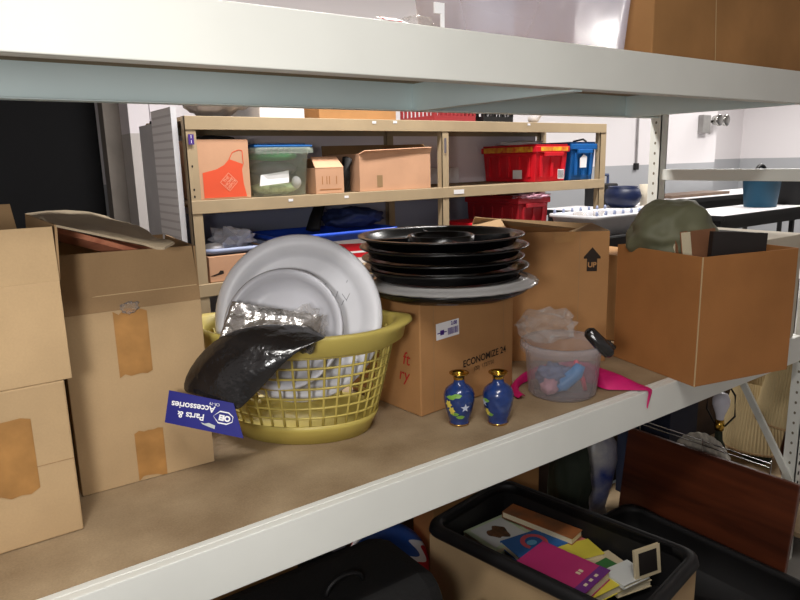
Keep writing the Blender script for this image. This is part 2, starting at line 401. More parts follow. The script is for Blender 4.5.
for xr in (2.53, XL-.02):
    for y0 in (1.05, 1.645):
        x = xr+.10 if (y0 < 1.1 and xr > 0) else xr
        b = NB()
        bx(b, x-.024, x+.024, y0, y0+.004, 0, 2.5); bx(b, x-.024, x-.02, y0, y0+.05, 0, 2.5)
        bx(b, x+.02, x+.024, y0, y0+.05, 0, 2.5)
        p = rpart('post', b, M['beam'])
        b = NB(); b2 = NB()
        for k in range(60):
            z = .05+.041*k
            poly(b, [(.008*math.cos(a), .009*math.sin(a)) for a in [i*PI/4 for i in range(8)]], frame((x, y0-.0006, z), (1, 0, 0), (0, 0, 1)))
            poly(b2, [(.0045*math.cos(a), .006*math.sin(a)) for a in [i*PI/4 for i in range(8)]], frame((x-.0246, y0+.025, z), (0, -1, 0), (0, 0, 1)))
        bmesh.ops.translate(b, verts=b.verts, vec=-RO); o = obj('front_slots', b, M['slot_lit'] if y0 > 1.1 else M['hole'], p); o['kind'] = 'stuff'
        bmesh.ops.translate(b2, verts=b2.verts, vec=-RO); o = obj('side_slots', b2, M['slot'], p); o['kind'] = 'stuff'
    x = xr
    for z in (1.52, .10, 2.3):
        b = NB(); bx(b, x-.012, x+.012, 1.055, 1.69, z-.022, z+.022); rpart('brace', b, M['beam'], bevel=.002)
    b = NB(); slab(b, (x+.075, 1.05, .345), (x+.075, 1.08, .345), (x+.03, 1.41, .93), (x+.03, 1.38, .93), .012); rpart('brace', b, M['beam'])

DZ = .9505
# ------------------------------------------------------------------ left cartons
def tapestrip(parent, x0, x1, z0, z1, jag=.006):
    n = 6; top = [(x0+(x1-x0)*i/n, z1+random.uniform(-jag, jag)) for i in range(n+1)]; bot = [(x0+(x1-x0)*i/n, z0+random.uniform(-jag, jag)) for i in range(n+1)]
    return decal('tape', parent, M['tape'], bot+top[::-1], FRONT, .0012)
t = carton('cardboard_box', 'tan cardboard carton at the far left, bottom of the stack of two', 'cardboard box', (-.27, 1.252, DZ), 0, .435, .38, .288, M['card'], closed=True)
tapestrip(t, .285, .375, .10, .235); 
b = NB(); bx(b, .001, .434, -.001, .001, .1415, .1425); obj('crease', b, M['card_in'], t)
t = carton('cardboard_box', 'tan cardboard carton with open top flaps, top of the stack at the far left', 'cardboard box', (-.24, 1.253, DZ+.2885), 0, .418, .375, .175, M['card'])
b = NB(); slab(b, (0, .002, .175), (.418, .002, .175), (.416, -.004, .268), (.002, -.004, .268), .004); obj('flap', b, M['card'], t)
b = NB(); slab(b, (0, .373, .175), (.41, .373, .175), (.40, .42, .29), (.01, .42, .29), .004); obj('flap', b, M['card_in'], t)
b = NB(); slab(b, (.418, .005, .175), (.418, .37, .175), (.423, .37, .27), (.423, .0, .27), .004); obj('flap', b, M['card_in'], t)
# torn grey flap bent over toward the right
b = NB()
n = 14; up = []; lo = []
for i in range(n+1):
    f = i/n
    edge = .205+.010*noise.noise(V((f*9, 0, 1)))-(.03 if f < .05 else 0)
    up.append([b.verts.new((.424+edge*k, .0+.40*f+.012*noise.noise(V((k*4, f*3, 2))), .270-.055*k+.03*math.sin(k*2.4)*f+.01*noise.noise(V((k*5, f*4, 0))))) for k in (0, .2, .4, .6, .8, .93, 1)])
for i in range(n):
    for j in range(6): b.faces.new((up[i][j], up[i+1][j], up[i+1][j+1], up[i][j+1]))
o = obj('flap', b, M['gflap'], t, label='torn grey flap bent to the right'); s = o.modifiers.new('s', 'SOLIDIFY'); s.thickness = .004
b = NB(); slab(b, (.0, .10, .272), (.0, .37, .272), (.16, .37, .31), (.16, .14, .30), .004); obj('flap', b, M['card_in'], t)

t2 = carton('cardboard_box', 'open tan carton with strips of brown tape, left of the yellow laundry basket', 'cardboard box', (.188, 1.386, DZ), -.03, .272, .275, .372, M['card'])
tapestrip(t2, .095, .16, .238, .368); tapestrip(t2, .11, .168, .004, .108)
b = NB(); slab(b, (0, .002, .372), (.272, .002, .372), (.262, -.002, .488), (.012, -.004, .492), .004); fl = obj('flap', b, M['card_in'], t2)
b = NB(); slab(b, (.27, .0, .372), (.27, .275, .372), (.285, .28, .487), (.268, .0, .487), .004); obj('flap', b, M['card_in'], t2)
b = NB(); slab(b, (0, .273, .372), (.27, .273, .372), (.28, .29, .488), (.0, .29, .488), .004); obj('flap', b, M['card_in'], t2)
b = NB(); quad(b, (.004, -.0012, .404), (.266, -.0012, .404), (.266, -.0012, .4055), (.004, -.0012, .4055)); obj('crease', b, M['card_edge'], t2)
b = NB(); blob(b, (.128, -.003, .375), (.017, .004, .012), .6, 4, 3, 3); obj('tape', b, M['film'], t2, True, label='curled scrap of clear tape')
cols = ['outermost', 'middle', 'innermost']
for i in range(3):
    b = NB(); slab(b, (.008+.004*i, .016+.055*i, .542-.004*i), (.225, .02+.055*i, .458+.004*i), (.225, .066+.055*i, .44), (.008, .064+.055*i, .524-.004*i), .010)
    o = obj('wooden_board', b, M['redwood'], None); o.matrix_world = Matrix.Translation((.188, 1.386, DZ)) @ Matrix.Rotation(-.03, 4, 'Z')
    tag(o, 'reddish wooden board standing in the open taped carton, %s of the three' % ('nearest', 'middle', 'rearmost')[i], 'board', 'wooden boards in the carton')

# ------------------------------------------------------------------ laundry basket
BC = V((.715, 1.43, DZ)); BA = -.72
bk = thing('laundry_basket', 'mustard yellow oval plastic laundry basket with open lattice sides', 'laundry basket', BC, BA)
H = .27
def ba(t):  # half axes at height fraction t
    return .165+.073*t**.85, .112+.052*t**.85
def bp(th, t, off=0.):
    a, c = ba(t); return V(((a+off)*math.cos(th), (c+off)*math.sin(th), H*t+.0))
b = NB()
N = 72; rows = []
for z, off in ((0, -.012), (0.0, 0), (.035, .004), (.05, .006), (.05, .002), (.006, -.006)):
    a, c = ba(z/H); rows.append([b.verts.new(((a+off)*math.cos(2*PI*i/N), (c+off)*math.sin(2*PI*i/N), z)) for i in range(N)])
for r0, r1 in zip(rows, rows[1:]):
    for i in range(N): b.faces.new((r0[i], r0[(i+1) % N], r1[(i+1) % N], r1[i]))
b.faces.new(rows[0][::-1]); b.faces.new(rows[-1])
obj('base', b, M['yellow'], bk, True)
b = NB()
NV = 38
for i in range(NV):
    th = 2*PI*i/NV; tube(b, [bp(th, .17+.75*k/5) for k in range(6)], .0032, 5)
for k in range(1, 8):
    tt = .17+.75*k/8; tube(b, [bp(2*PI*i/N, tt) for i in range(N)], .003, 5, True)
obj('lattice', b, M['yellow'], bk, True)
b = NB()
rows = []
def handle(th):
    return max(0, math.cos(th)**8 - .25)*.03
for off, z, hk in ((.000, H-.045, 0), (.010, H-.04, .4), (.012, H-.012, .6), (.019, H-.002, 1), (.017, H+.006, 1), (.006, H+.006, .3), (-.002, H-.002, 0), (-.001, H-.03, 0)):
    rw = []
    for i in range(N):
        th = 2*PI*i/N; p = bp(th, .97, off+handle(th)*hk); p.z = z+handle(th)*.35; rw.append(b.verts.new(p))
    rows.append(rw)
rows.append(rows[0])
for r0, r1 in zip(rows, rows[1:]):
    for i in range(N): b.faces.new((r0[i], r0[(i+1) % N], r1[(i+1) % N], r1[i]))
obj('rim', b, M['yellow'], bk, True)

# things standing in the basket
def disc_frame(c, hx, hy, tilt):
    n = V((hx, hy, 0)).normalized()*math.cos(tilt) + V((0, 0, math.sin(tilt)))
    xd = V((0, 0, 1)).cross(n); return frame(c, xd, n.cross(xd))
dm = disc_frame((.703, 1.405, 1.238), -.60, -.80, math.radians(15))
p = thing('serving_platter', 'large round white plastic platter standing upright in the laundry basket', 'platter', (.712, 1.405, 1.03))
inv = Matrix.Translation(-p.location)
b = NB(); lathe(b, [(0, 0), (.145, 0), (.157, .004), (.164, .012), (.190, .016), (.198, .014), (.201, .009), (.198, .005), (.190, .006), (.166, .001), (.157, -.006), (0, -.006)], 72, mtx=inv @ dm)
obj('dish', b, M['white_pl'], p, True)
b = NB()
for i in range(9):
    x = .085+random.uniform(-.03, .035); y = .055+random.uniform(-.05, .06); a = random.uniform(1, 2.2); l = random.uniform(.004, .012)
    q = inv @ dm @ Matrix.Translation((x, y, .0009)) @ Matrix.Rotation(a, 4, 'Z'); poly(b, rect(-l, -.0006, l, .0006), q)
obj('scuffs', b, M['scuff'], p)
dm2 = disc_frame((.661, 1.390, 1.218), -.66, -.75, math.radians(20))
p = thing('serving_bowl', 'shallow white plastic bowl leaning in front of the large platter', 'bowl', (.661, 1.390, 1.03))
inv = Matrix.Translation(-p.location)
b = NB(); lathe(b, [(0, .004), (.09, .004), (.112, .012), (.120, .022), (.128, .033), (.138, .036), (.142, .032), (.138, .030), (.130, .028), (.122, .016), (.112, .004), (.09, -.002), (0, -.002)], 64, mtx=inv @ dm2)
obj('dish', b, M['white_bowl'], p, True)
# crumpled foil pan
p = thing('foil_pan', 'crumpled aluminium foil pan wrapped in clear film inside the laundry basket', 'foil pan', (.592, 1.318, 1.137))
fm = Matrix.Translation((0, 0, 0)) @ frame((0, 0, .115), (.72, -.60, -.16), (.28, .55, .62))
b = NB(); g = []
NX, NY = 26, 12
for i in range(NX+1):
    rw = []
    for j in range(NY+1):
        u, v = i/NX*2-1, j/NY*2-1
        e = max(abs(u), abs(v)*.92)
        z = -.022*(1-max(0, (e-.62)/.38)) + .004*noise.noise(V((u*7, v*5, 0))) + (.006*math.sin(u*40) if e > .9 else .0012*math.sin(u*46)*math.sin(v*22))
        rw.append(b.verts.new(fm @ V((u*.105, v*.05, z))))
    g.append(rw)
for i in range(NX):
    for j in range(NY): b.faces.new((g[i][j], g[i+1][j], g[i+1][j+1], g[i][j+1]))
obj('pan', b, M['foil'], p, True)
b = NB(); blob(b, (.075, -.005, .10), (.05, .035, .045), .5, 3, 4, 4); obj('film_wrap', b, M['film'], p, False)

# packaged accessory with its blue header card hung over the basket rim
p = thing('accessory_package', 'black accessory in clear wrap hanging over the basket rim with an upside down blue card', 'package', (.47, 1.29, 1.0))
P0 = V(p.location)
def lp(pts): return [V(q)-P0 for q in pts]
b = NB()
L_ = [(.392, 1.338, 1.142), (.402, 1.35, 1.168), (.425, 1.342, 1.205), (.458, 1.325, 1.242), (.50, 1.300, 1.264), (.545, 1.288, 1.270), (.60, 1.292, 1.262), (.655, 1.262, 1.254)]
R_ = [(.470, 1.236, 1.112), (.480, 1.232, 1.120), (.498, 1.226, 1.136), (.520, 1.214, 1.160), (.540, 1.200, 1.186), (.562, 1.192, 1.210), (.600, 1.185, 1.232), (.652, 1.178, 1.245)]
K = 10; top = []; bot = []
nrm = V((-.5, -.75, .45)).normalized()
for i, (a, c) in enumerate(zip(L_, R_)):
    f = i/(len(L_)-1); fat = .022*math.sin(PI*min(1, f*.9+.12))
    rt, rb = [], []
    for j in range(K+1):
        u = j/K; q = V(a).lerp(V(c), u)-P0; bul = fat*math.sin(PI*u)**.6 if 0 < u < 1 else 0
        wob = .004*noise.noise(V((i*.9, j*.8, 1.3)))
        rt.append(b.verts.new(q+nrm*(bul+wob))); rb.append(b.verts.new(q-nrm*(bul*.25+.002)))
    top.append(rt); bot.append(rb)
for i in range(len(L_)-1):
    for j in range(K):
        b.faces.new((top[i][j], top[i+1][j], top[i+1][j+1], top[i][j+1])); b.faces.new((bot[i][j], bot[i][j+1], bot[i+1][j+1], bot[i+1][j]))
    b.faces.new((top[i][0], bot[i][0], bot[i+1][0], top[i+1][0])); b.faces.new((top[i][K], top[i+1][K], bot[i+1][K], bot[i][K]))
for i in (0, len(L_)-1):
    for j in range(K): b.faces.new((top[i][j], top[i][j+1], bot[i][j+1], bot[i][j]))
obj('wrapped_body', b, M['blackbag'], p, True, sub=1)
c0, c1, c2, c3 = (V(q)-P0 for q in ((.361, 1.322, 1.156), (.464, 1.243, 1.1265), (.4705, 1.220, 1.056), (.345, 1.318, 1.092)))
b = NB(); slab(b, c0, c1, c2, c3, .0015); crd = obj('header_card', b, M['cardblue'], p)
xd = (c3-c2).normalized(); yd = -(c1-c2)   # lettering runs upside down
cm = frame((c0+c1+c2+c3)/4, (c0-c1), (c3-c0)); 
if (cm.to_3x3() @ V((0, 0, 1))).dot(EYE-P0) < 0: cm = frame((c0+c1+c2+c3)/4, (c0-c1), (c0-c3))
def on(x, y, s=0.): return cm @ Matrix.Translation((x, y, .0016)) @ Matrix.Rotation(s, 4, 'Z')
text('lettering', 'Parts &', .0185, M['white'], crd, on(.0225, .0085, .06), bold=.0004)
text('lettering', 'Accessories', .0185, M['white'], crd, on(.0215, -.0105, .06), bold=.0004)
text('lettering', 'CR-79', .008, M['white'], crd, on(-.020, -.024))
b = NB(); hx = [(-.052, -.013), (-.034, -.013), (-.022, 0), (-.034, .013), (-.052, .013), (-.0625, .006), (-.0625, -.006)]
hi = [(x*.965-.0012, y*.8) for x, y in hx]
vo = [b.verts.new(on(0, 0) @ V((x, y, 0))) for x, y in hx]; vi = [b.verts.new(on(0, 0) @ V((x, y, 0))) for x, y in hi]
for i in range(len(hx)):
    j = (i+1) % len(hx); b.faces.new((vo[i], vo[j], vi[j], vi[i]))
obj('emblem', b, M['white'], crd)
text('lettering', 'OEI', .015, M['white'], crd, on(-.0455, 0), bold=.0009)
b = NB(); poly(b, [(-.030, .026), (-.018, .024), (-.004, .021), (.0, .018), (-.008, .019), (-.016, .016), (-.030, .019)], on(0, .0)); obj('emblem', b, M['silverp'], crd)

# ------------------------------------------------------------------ carton under the trays, trays
A1 = math.atan2(.031, .366)
t = carton('cardboard_box', 'brown cardboard box with a white price sticker, under the stack of black trays', 'cardboard box', (.98, 1.292, DZ), A1, .362, .30, .298, M['card_b'], closed=True)
decal('sticker', t, M['paper'], rect(.062, .192, .146, .236), FRONT @ Matrix.Rotation(.03, 4, 'Z'), .001, 'white price sticker with bar code')
b = NB(); x = .104
random.seed(5)
while x < .142:
    wdt = random.choice((.001, .0016, .0024)); poly(b, rect(x, .199, x+wdt, .217), FRONT @ Matrix.Rotation(.03, 4, 'Z'), .0016); x += wdt+random.choice((.001, .0016))
poly(b, rect(.066, .208, .099, .211), FRONT @ Matrix.Rotation(.03, 4, 'Z'), .0016); poly(b, rect(.076, .203, .09, .216), FRONT @ Matrix.Rotation(.03, 4, 'Z'), .0016)
obj('bar_code', b, M['purplep'], t)
text('lettering', '2.00', .013, M['purplep'], t, FRONT @ Matrix.Translation((.12, .231, .0016)), bold=.0006)
text('lettering', 'ECONOMIZE 24', .027, M['blackp'], t, FRONT @ Matrix.Translation((.242, .112, .0012)) @ Matrix.Rotation(.05, 4, 'Z'), sx=.92, bold=.0005)
text('lettering', '(20)  1727750', .016, M['blackp'], t, FRONT @ Matrix.Translation((.238, .088, .0012)) @ Matrix.Rotation(.05, 4, 'Z'), sx=.9)
SIDE = frame((0, .30, 0), (0, -1, 0), (0, 0, 1))
text('lettering', 'ft', .05, M['redp'], t, SIDE @ Matrix.Translation((.245, .145, .0012)), shear=.2)
text('lettering', 'ry', .05, M['redp'], t, SIDE @ Matrix.Translation((.235, .10, .0012)), shear=.2)
b = NB(); poly(b, rect(.046, .001, .0475, .297), FRONT, .001); poly(b, rect(.318, .001, .3195, .297), FRONT, .001); obj('crease', b, M['card_in'], t)

TC = V((1.14, 1.375, DZ+.2985))
GT = 'round black catering trays in the stack'
def tray(z, r, label, dx=0, dy=0, deep=.030, ring=False, lobes=False):
    t = thing('catering_tray', label, 'tray', TC+V((dx, dy, z)), random.uniform(0, 6), GT)
    b = NB()
    if lobes:
        n = 90; prof = [(.0, 0), (.60, 0), (.88, .002), (.95, .012), (1.0, .024), (1.0, .029), (.92, .026), (.82, .006), (0, .004)]
        rows = []
        for k, z_ in prof:
            if k == 0: rows.append([b.verts.new((0, 0, z_))]); continue
            rows.append([b.verts.new((r*k*math.cos(2*PI*i/n)*(1-.035*abs(math.cos(3*2*PI*i/n))*(k < .95)), r*k*math.sin(2*PI*i/n)*(1-.035*abs(math.cos(3*2*PI*i/n))*(k < .95)), z_)) for i in range(n)])
        for a, c in zip(rows, rows[1:]):
            for i in range(n):
                j = (i+1) % n
                if len(a) == 1: b.faces.new((a[0], c[j], c[i]))
                elif len(c) == 1: b.faces.new((a[i], a[j], c[0]))
                else: b.faces.new((a[i], a[j], c[j], c[i]))
    else:
        d = deep
        lathe(b, [(0, 0), (r*.80, 0), (r*.87, .004), (r*.93, d*.75), (r*.985, d*.82), (r, d*.9), (r*1.0, d*.9+.003), (r*.985, d), (r*.94, d), (r*.91, d*.8), (r*.86, .009), (r*.80, .004), (0, .004)], 90)
    obj('dish', b, M['blacktray'], t, True)
    if ring:
        b = NB(); lathe(b, [(.078, .004), (.081, .026), (.085, .028), (.089, .026), (.092, .004)], 64, mtx=Matrix.Translation((.0, .0, 0))); obj('divider', b, M['blacktray'], t, True)
        b = NB()
        for k in range(4):
            a = k*PI/2+.4; q = Matrix.Rotation(a, 4, 'Z'); bx(b, .09, .195, -.003, .003, .004, .022, q)
        obj('divider', b, M['blacktray'], t)
    return t
tray(0, .228, 'lobed black tray at the very bottom of the stack, under the clear lid', lobes=True)
lid = thing('tray_lid', 'clear scalloped plastic tray lid low in the stack of black trays', 'tray lid', TC+V((.004, -.004, .0335)))
b = NB(); n = 120; rows = []
for k, z_, w_ in ((.80, .012, 0), (.88, .010, 0), (.90, .003, 0), (.95, .003, .2), (1., -.003, 1), (1.0, .001, 1), (.95, .006, .2), (.91, .006, 0), (.88, .013, 0)):
    rows.append([b.verts.new((.238*(k+.006*w_*math.sin(i*PI*2/n*30))*math.cos(2*PI*i/n), .238*(k+.006*w_*math.sin(i*PI*2/n*30))*math.sin(2*PI*i/n), z_)) for i in range(n)])
for a, c in zip(rows, rows[1:]):
    for i in range(n): b.faces.new((a[i], a[(i+1) % n], c[(i+1) % n], c[i]))
obj('rim', b, M['clearlid'], lid, True)
tray(.0472, .222, 'plain black round tray resting on the clear lid', -.004, .0)
tray(.0755, .218, 'black round tray in the middle of the stack, third from the top', -.012, .004, .026)
tray(.1018, .226, 'black round tray just below the top of the stack', -.01, .002)
tray(.1298, .222, 'topmost black catering tray with a round centre compartment', -.016, .006, ring=True)

# ------------------------------------------------------------------ taller carton with the arrow
AB = math.radians(-40)
cr = V((1.735, 1.298)); dx = V((math.cos(AB), math.sin(AB))); BW, BD, BH = .42, .27, .422
o2 = cr - dx*BW
t = carton('cardboard_box', 'tall open brown carton with a black up arrow, behind the clear bucket', 'cardboard box', (o2.x, o2.y, DZ), AB, BW, BD, BH, M['card_b'])
am = FRONT @ Matrix.Translation((BW-.052, .332, .0012))
b = NB(); poly(b, [(-.026, .010), (-.026, .004), (.026, .004), (.026, .010), (0, .04)], am); poly(b, rect(-.016, -.036, .016, .004), am); obj('arrow_print', b, M['blackp'], t)
text('lettering', 'UP', .022, M['card_b'], t, am @ Matrix.Translation((0, -.016, .0006)), bold=.0008)
b = NB(); poly(b, rect(BW-.092, .002, BW-.0905, BH-.002), FRONT, .001); obj('crease', b, M['card_in'], t)
b = NB(); slab(b, (BW-.175, -.001, BH), (BW-.105, -.001, BH), (BW-.11, -.0018, BH-.034), (BW-.17, -.0018, BH-.034), .001); obj('tape', b, M['tape'], t)
b = NB(); slab(b, (0, .268, BH), (BW, .268, BH), (BW-.01, .25, BH-.02), (.01, .25, BH+.03), .004); obj('flap', b, M['card_in'], t)
b = NB(); slab(b, (.002, .0, BH), (.002, .268, BH), (.10, .24, BH+.02), (.10, .02, BH+.012), .004); obj('flap', b, M['card_in'], t)
b = NB(); slab(b, (BW-.002, .004, BH), (BW-.002, .266, BH), (BW-.09, .25, BH-.03), (BW-.09, .02, BH-.03), .004); obj('flap', b, M['card_in'], t)
b = NB(); slab(b, (BW+.0015, .03, BH), (BW+.0015, .06, BH), (BW+.006, .06, BH-.10), (BW+.006, .03, BH-.10), .003); obj('flap', b, M['card_edge'], t)

# ------------------------------------------------------------------ vases
def vase(loc, label, rz, flowers):
    t = thing('vase', label, 'vase', loc, rz, 'pair of small blue vases')
    prof = [(0, .0), (.024, 0), (.0255, .004), (.024, .006), (.027, .016), (.034, .040), (.0385, .064), (.0385, .078), (.034, .091), (.024, .100), (.016, .105), (.0135, .112), (.0135, .122)]
    b = NB(); lathe(b, prof[2:], 48); obj('body', b, M['vaseblue'], t, True)
    b = NB(); lathe(b, [(0, 0), (.0245, 0), (.026, .003), (.0245, .0055), (0, .0055)], 40); obj('foot_ring', b, M['brass'], t, True)
    b = NB(); lathe(b, [(.0142, .117), (.0145, .123), (.020, .129), (.0245, .1315), (.0245, .1335), (.019, .1325), (.0125, .126), (.0120, .116)], 40); obj('mouth_rim', b, M['brass'], t, True)
    def rad(z):
        for (r0, z0), (r1, z1) in zip(prof, prof[1:]):
            if z0 <= z <= z1 and z1 > z0: return r0+(r1-r0)*(z-z0)/(z1-z0)
        return .02
    def patch(name, m, pts, a0, z0):
        b = NB(); vs = []
        cen = b.verts.new(((rad(z0)+.0008)*math.cos(a0), (rad(z0)+.0008)*math.sin(a0), z0))
        for x, y in pts:
            z = z0+y; r = rad(z)+.0007; a = a0+x/.036; vs.append(b.verts.new((r*math.cos(a), r*math.sin(a), z)))
        for i in range(len(vs)): b.faces.new((cen, vs[i], vs[(i+1) % len(vs)]))
        obj(name, b, m, t)
    star = [((.012 if i % 2 == 0 else .005)*math.cos(i*PI/5+.3), (.012 if i % 2 == 0 else .005)*math.sin(i*PI/5+.3)) for i in range(10)]
    leaf = [(-.014, 0), (-.006, .005), (.004, .006), (.013, .002), (.006, -.004), (-.004, -.004)]
    flo = [((.010 if i % 2 == 0 else .0065)*math.cos(i*PI/6), (.012 if i % 2 == 0 else .008)*math.sin(i*PI/6)) for i in range(12)]
    for k, a, z in flowers:
        patch({'s': 'flower', 'l': 'leaf', 'y': 'flower'}[k], {'s': M['petal'], 'l': M['leaf'], 'y': M['yel']}[k], {'s': star, 'l': leaf, 'y': flo}[k], a, z)
    return t
ca = math.atan2(-1.2, -1.03)
vase((1.030, 1.20, DZ+.0005), 'blue cloisonne vase with a white star flower, left of the pair', 0, [('s', ca+.42, .052), ('l', ca-.15, .083), ('l', ca-.55, .078), ('y', ca-.55, .044), ('y', ca-.75, .06), ('l', ca+.1, .026), ('l', ca-.35, .034)])
vase((1.108, 1.142, DZ+.0005), 'mostly plain blue cloisonne vase nearest the clear bucket, right of the pair', 0, [('l', ca-.75, .03), ('y', ca-.95, .036), ('l', ca-.98, .066), ('s', ca-1.15, .06)])

# ------------------------------------------------------------------ clear bucket and its contents
KC = V((1.405, 1.192, DZ+.0005))
bu = thing('plastic_bucket', 'frosted clear plastic bucket holding toys, on the deck edge right of the vases', 'bucket', KC)
b = NB(); lathe(b, [(0, 0), (.088, 0), (.094, .006), (.105, .132), (.114, .134), (.116, .142), (.113, .150), (.104, .150), (.1025, .132), (.0915, .007), (0, .004)], 64); obj('body', b, M['bucket'], bu, True)
b = NB(); lathe(b, [(.1155, .126), (.118, .13), (.118, .150), (.115, .152), (.1145, .148)], 64); obj('rim', b, M['bucket'], bu, True)
o = thing('toy_bottle', 'sky blue plastic toy inside the clear bucket', 'toy', KC+V((-.005, -.025, .006)))
b = NB(); tube(b, [(-.035, .03, .012), (-.01, .01, .022), (.02, -.012, .055), (.03, -.018, .078)], [.014, .02, .02, .014], 14); obj('body', b, M['toyblue'], o, True)
o = thing('toy_shovel', 'coral pink toy handle standing in the clear bucket', 'toy', KC+V((.04, -.03, .004)))
b = NB(); tube(b, [(.012, -.01, .0), (.004, -.008, .03), (-.012, .0, .07), (-.016, .004, .09)], [.006, .007, .008, .006], 10); obj('handle', b, M['toypink'], o, True)
b = NB(); blob(b, KC+V((-.012, .022, .045)), (.050, .040, .034), .4, 2.5, 3, 4, flat=KC.z+.005); tag(obj('cloth', b, M['toygrey'], None, True), 'blue grey crumpled cloth in the back of the clear bucket', 'cloth')
b = NB(); blob(b, KC+V((-.06, -.005, .03)), (.022, .022, .022), .4, 2.5, 8, 3, flat=KC.z+.005); tag(obj('cloth', b, M['pinkpale'], None, True), 'pale pink crumpled cloth at the left inside the clear bucket', 'cloth')
# clear bag bulging from the bucket
b = NB(); tmp = NB(); 
blob(b, KC+V((-.035, .03, .192)), (.078, .062, .046), .6, 2.6, 6, 3, flat=KC.z+.153); bmesh.ops.translate(b, verts=b.verts, vec=-KC)
cb = thing('plastic_bag', 'crumpled clear plastic bag bulging out of the top of the bucket', 'plastic bag', KC); obj('film', b, M['film'], cb, False)
pk = thing('foil_packet', 'small shiny black packet lying on the right rim of the bucket', 'packet', KC+V((.0, -.10, .163)))
b = NB(); tube(b, [(-.010, .012, .036), (-.006, .008, .03), (.012, -.012, .002), (.030, -.032, -.026), (.034, -.036, -.032)], [.008, .017, .019, .017, .009], 14)
obj('wrapper', b, M['blackbag'], pk, True)
b = NB(); tube(b, [(.022, -.008, .0), (.040, -.020, -.008), (.056, -.030, -.016)], [.012, .013, .006], 10); obj('loose_end', b, M['blackbag'], pk, True)
# magenta cloth round the back of the bucket, tail over the beam
b = NB(); rows = []
pts = []
for i in range(13):
    f = i/12; a = math.radians(168-f*150); ri, ro = .121, .142; h_ = .012+.05*max(0, f-.2)
    e, g_ = V((math.cos(a), math.sin(a), 0)), KC.copy()
    pts.append([g_+e*ri+V((0, 0, .003)), g_+e*(ri+.004)+V((0, 0, h_)), g_+e*(ri+ro)/2+V((0, 0, h_*1.2)), g_+e*ro+V((0, 0, h_*.6)), g_+e*(ro+.004)+V((0, 0, .003))])
l0, l1 = V((1.505, 1.120, DZ+.003)), V((1.592, 1.038, DZ+.003))
u0, u1 = V((1.545, 1.235, DZ+.060)), V((1.612, 1.040, DZ+.004))
for i in range(13):
    f = i/12; l = l0.lerp(l1, f); u = u0.lerp(u1, f); k = (1-f)
    back = u+V((.012*k+.004, .012*k, -u.z+DZ+.003))
    pts.append([l, l.lerp(u, .33)+V((-.006*k, 0, .022*k+.004*math.sin(f*9))), l.lerp(u, .68)+V((0, 0, .018*k-.004*math.sin(f*9))), u, back])
for f, wd in ((.35, .75), (.7, .4), (1., .06)):
    cz = DZ-.004-.044*f; cx = 1.600-.014*f; hw = .010*wd
    pts.append([V((cx-hw, 1.0395, cz)), V((cx-hw*.5, 1.037, cz)), V((cx, 1.036, cz)), V((cx+hw*.5, 1.037, cz)), V((cx+hw, 1.0395, cz))])
for q in pts: rows.append([b.verts.new(x) for x in q])
for a, c in zip(rows, rows[1:]):
    for k in range(4): b.faces.new((a[k], c[k], c[k+1], a[k+1]))
tag(obj('scarf', b, M['magenta'], None, True, sub=1), 'magenta cloth tucked behind the bucket, its tip hanging over the shelf beam', 'cloth')

# ------------------------------------------------------------------ big open carton at the right
AG = -.235
t = carton('cardboard_box', 'large open reddish brown carton at the right, jutting over the shelf edge', 'cardboard box', (1.72, .98, DZ), AG, .372, .345, .373, M['card_c'])
b = NB(); bx(b, -.0016, .0012, -.0016, .0012, 0, .373); obj('corner_edge', b, M['card_edge'], t)
b = NB(); blob(b, (1.925, 1.205, 1.345), (.155, .125, .122), .17, 1.6, 12, 5); tag(obj('cloth_bag', b, M['olive'], None, True), 'olive green cloth bag bulging out of the large carton', 'bag')
def book(name, label, size, cover, mtx, group=None, pages=None, spine=True, art=None):
    """size = width, height, thickness; cover up, spine on the x = 0 edge"""
    w_, h_, t_ = size; o = thing(name, label, 'book', (0, 0, 0), 0, group); o.matrix_world = mtx
    b = NB(); bx(b, 0, w_, 0, h_, t_-.0016, t_); bx(b, 0, w_, 0, h_, 0, .0016); bx(b, 0, .0016, 0, h_, .0016, t_-.0016)
    obj('cover', b, cover, o)
    b = NB(); bx(b, .0017, w_-.003, .003, h_-.003, .0017, t_-.0017); obj('pages', b, pages or M['pages'], o)
    if art: art(o, w_, h_, t_)
    return o
book('book', 'thick book standing with its cream page edges toward the camera, in the large carton', (.12, .25, .036), M['bookbrown'], frame((1.93, 1.03, 1.135), (-1, .06, 0), (0, .16, 1)))
book('book', 'small brown book left of the cream page edges in the large carton', (.09, .22, .02), M['bookbrown'], frame((1.90, 1.095, 1.135), (-1, .06, 0), (0, .10, 1)))
book('book', 'large black book standing right of the cream page edges in the large carton', (.165, .25, .022), M['bookblack'], frame((1.846, 1.046, 1.13), (.145, -.088, -.01), (.05, .02, 1)))
carton('cardboard_box', 'added dark carton hiding the lit deck in the gap beside the arrow carton', 'cardboard box', (1.955, 1.37, DZ), 0, .19, .27, .31, M['card_top'], closed=True)  # added carton, keeps the gap dark where lit deck would show
t = carton('archive_box', 'off white archive box with a dark hand slot, behind the large carton', 'cardboard box', (2.17, 1.06, DZ), -.02, .31, .40, .365, M['whitebox'], closed=True)
b = NB(); bx(b, -.006, .316, -.006, .406, .32, .372); obj('lid', b, M['whitebox'], t, bevel=.003)
b = NB(); bx(b, .06, .22, .08, .36, .3725, .3735); obj('lid_opening', b, M['hole'], t)

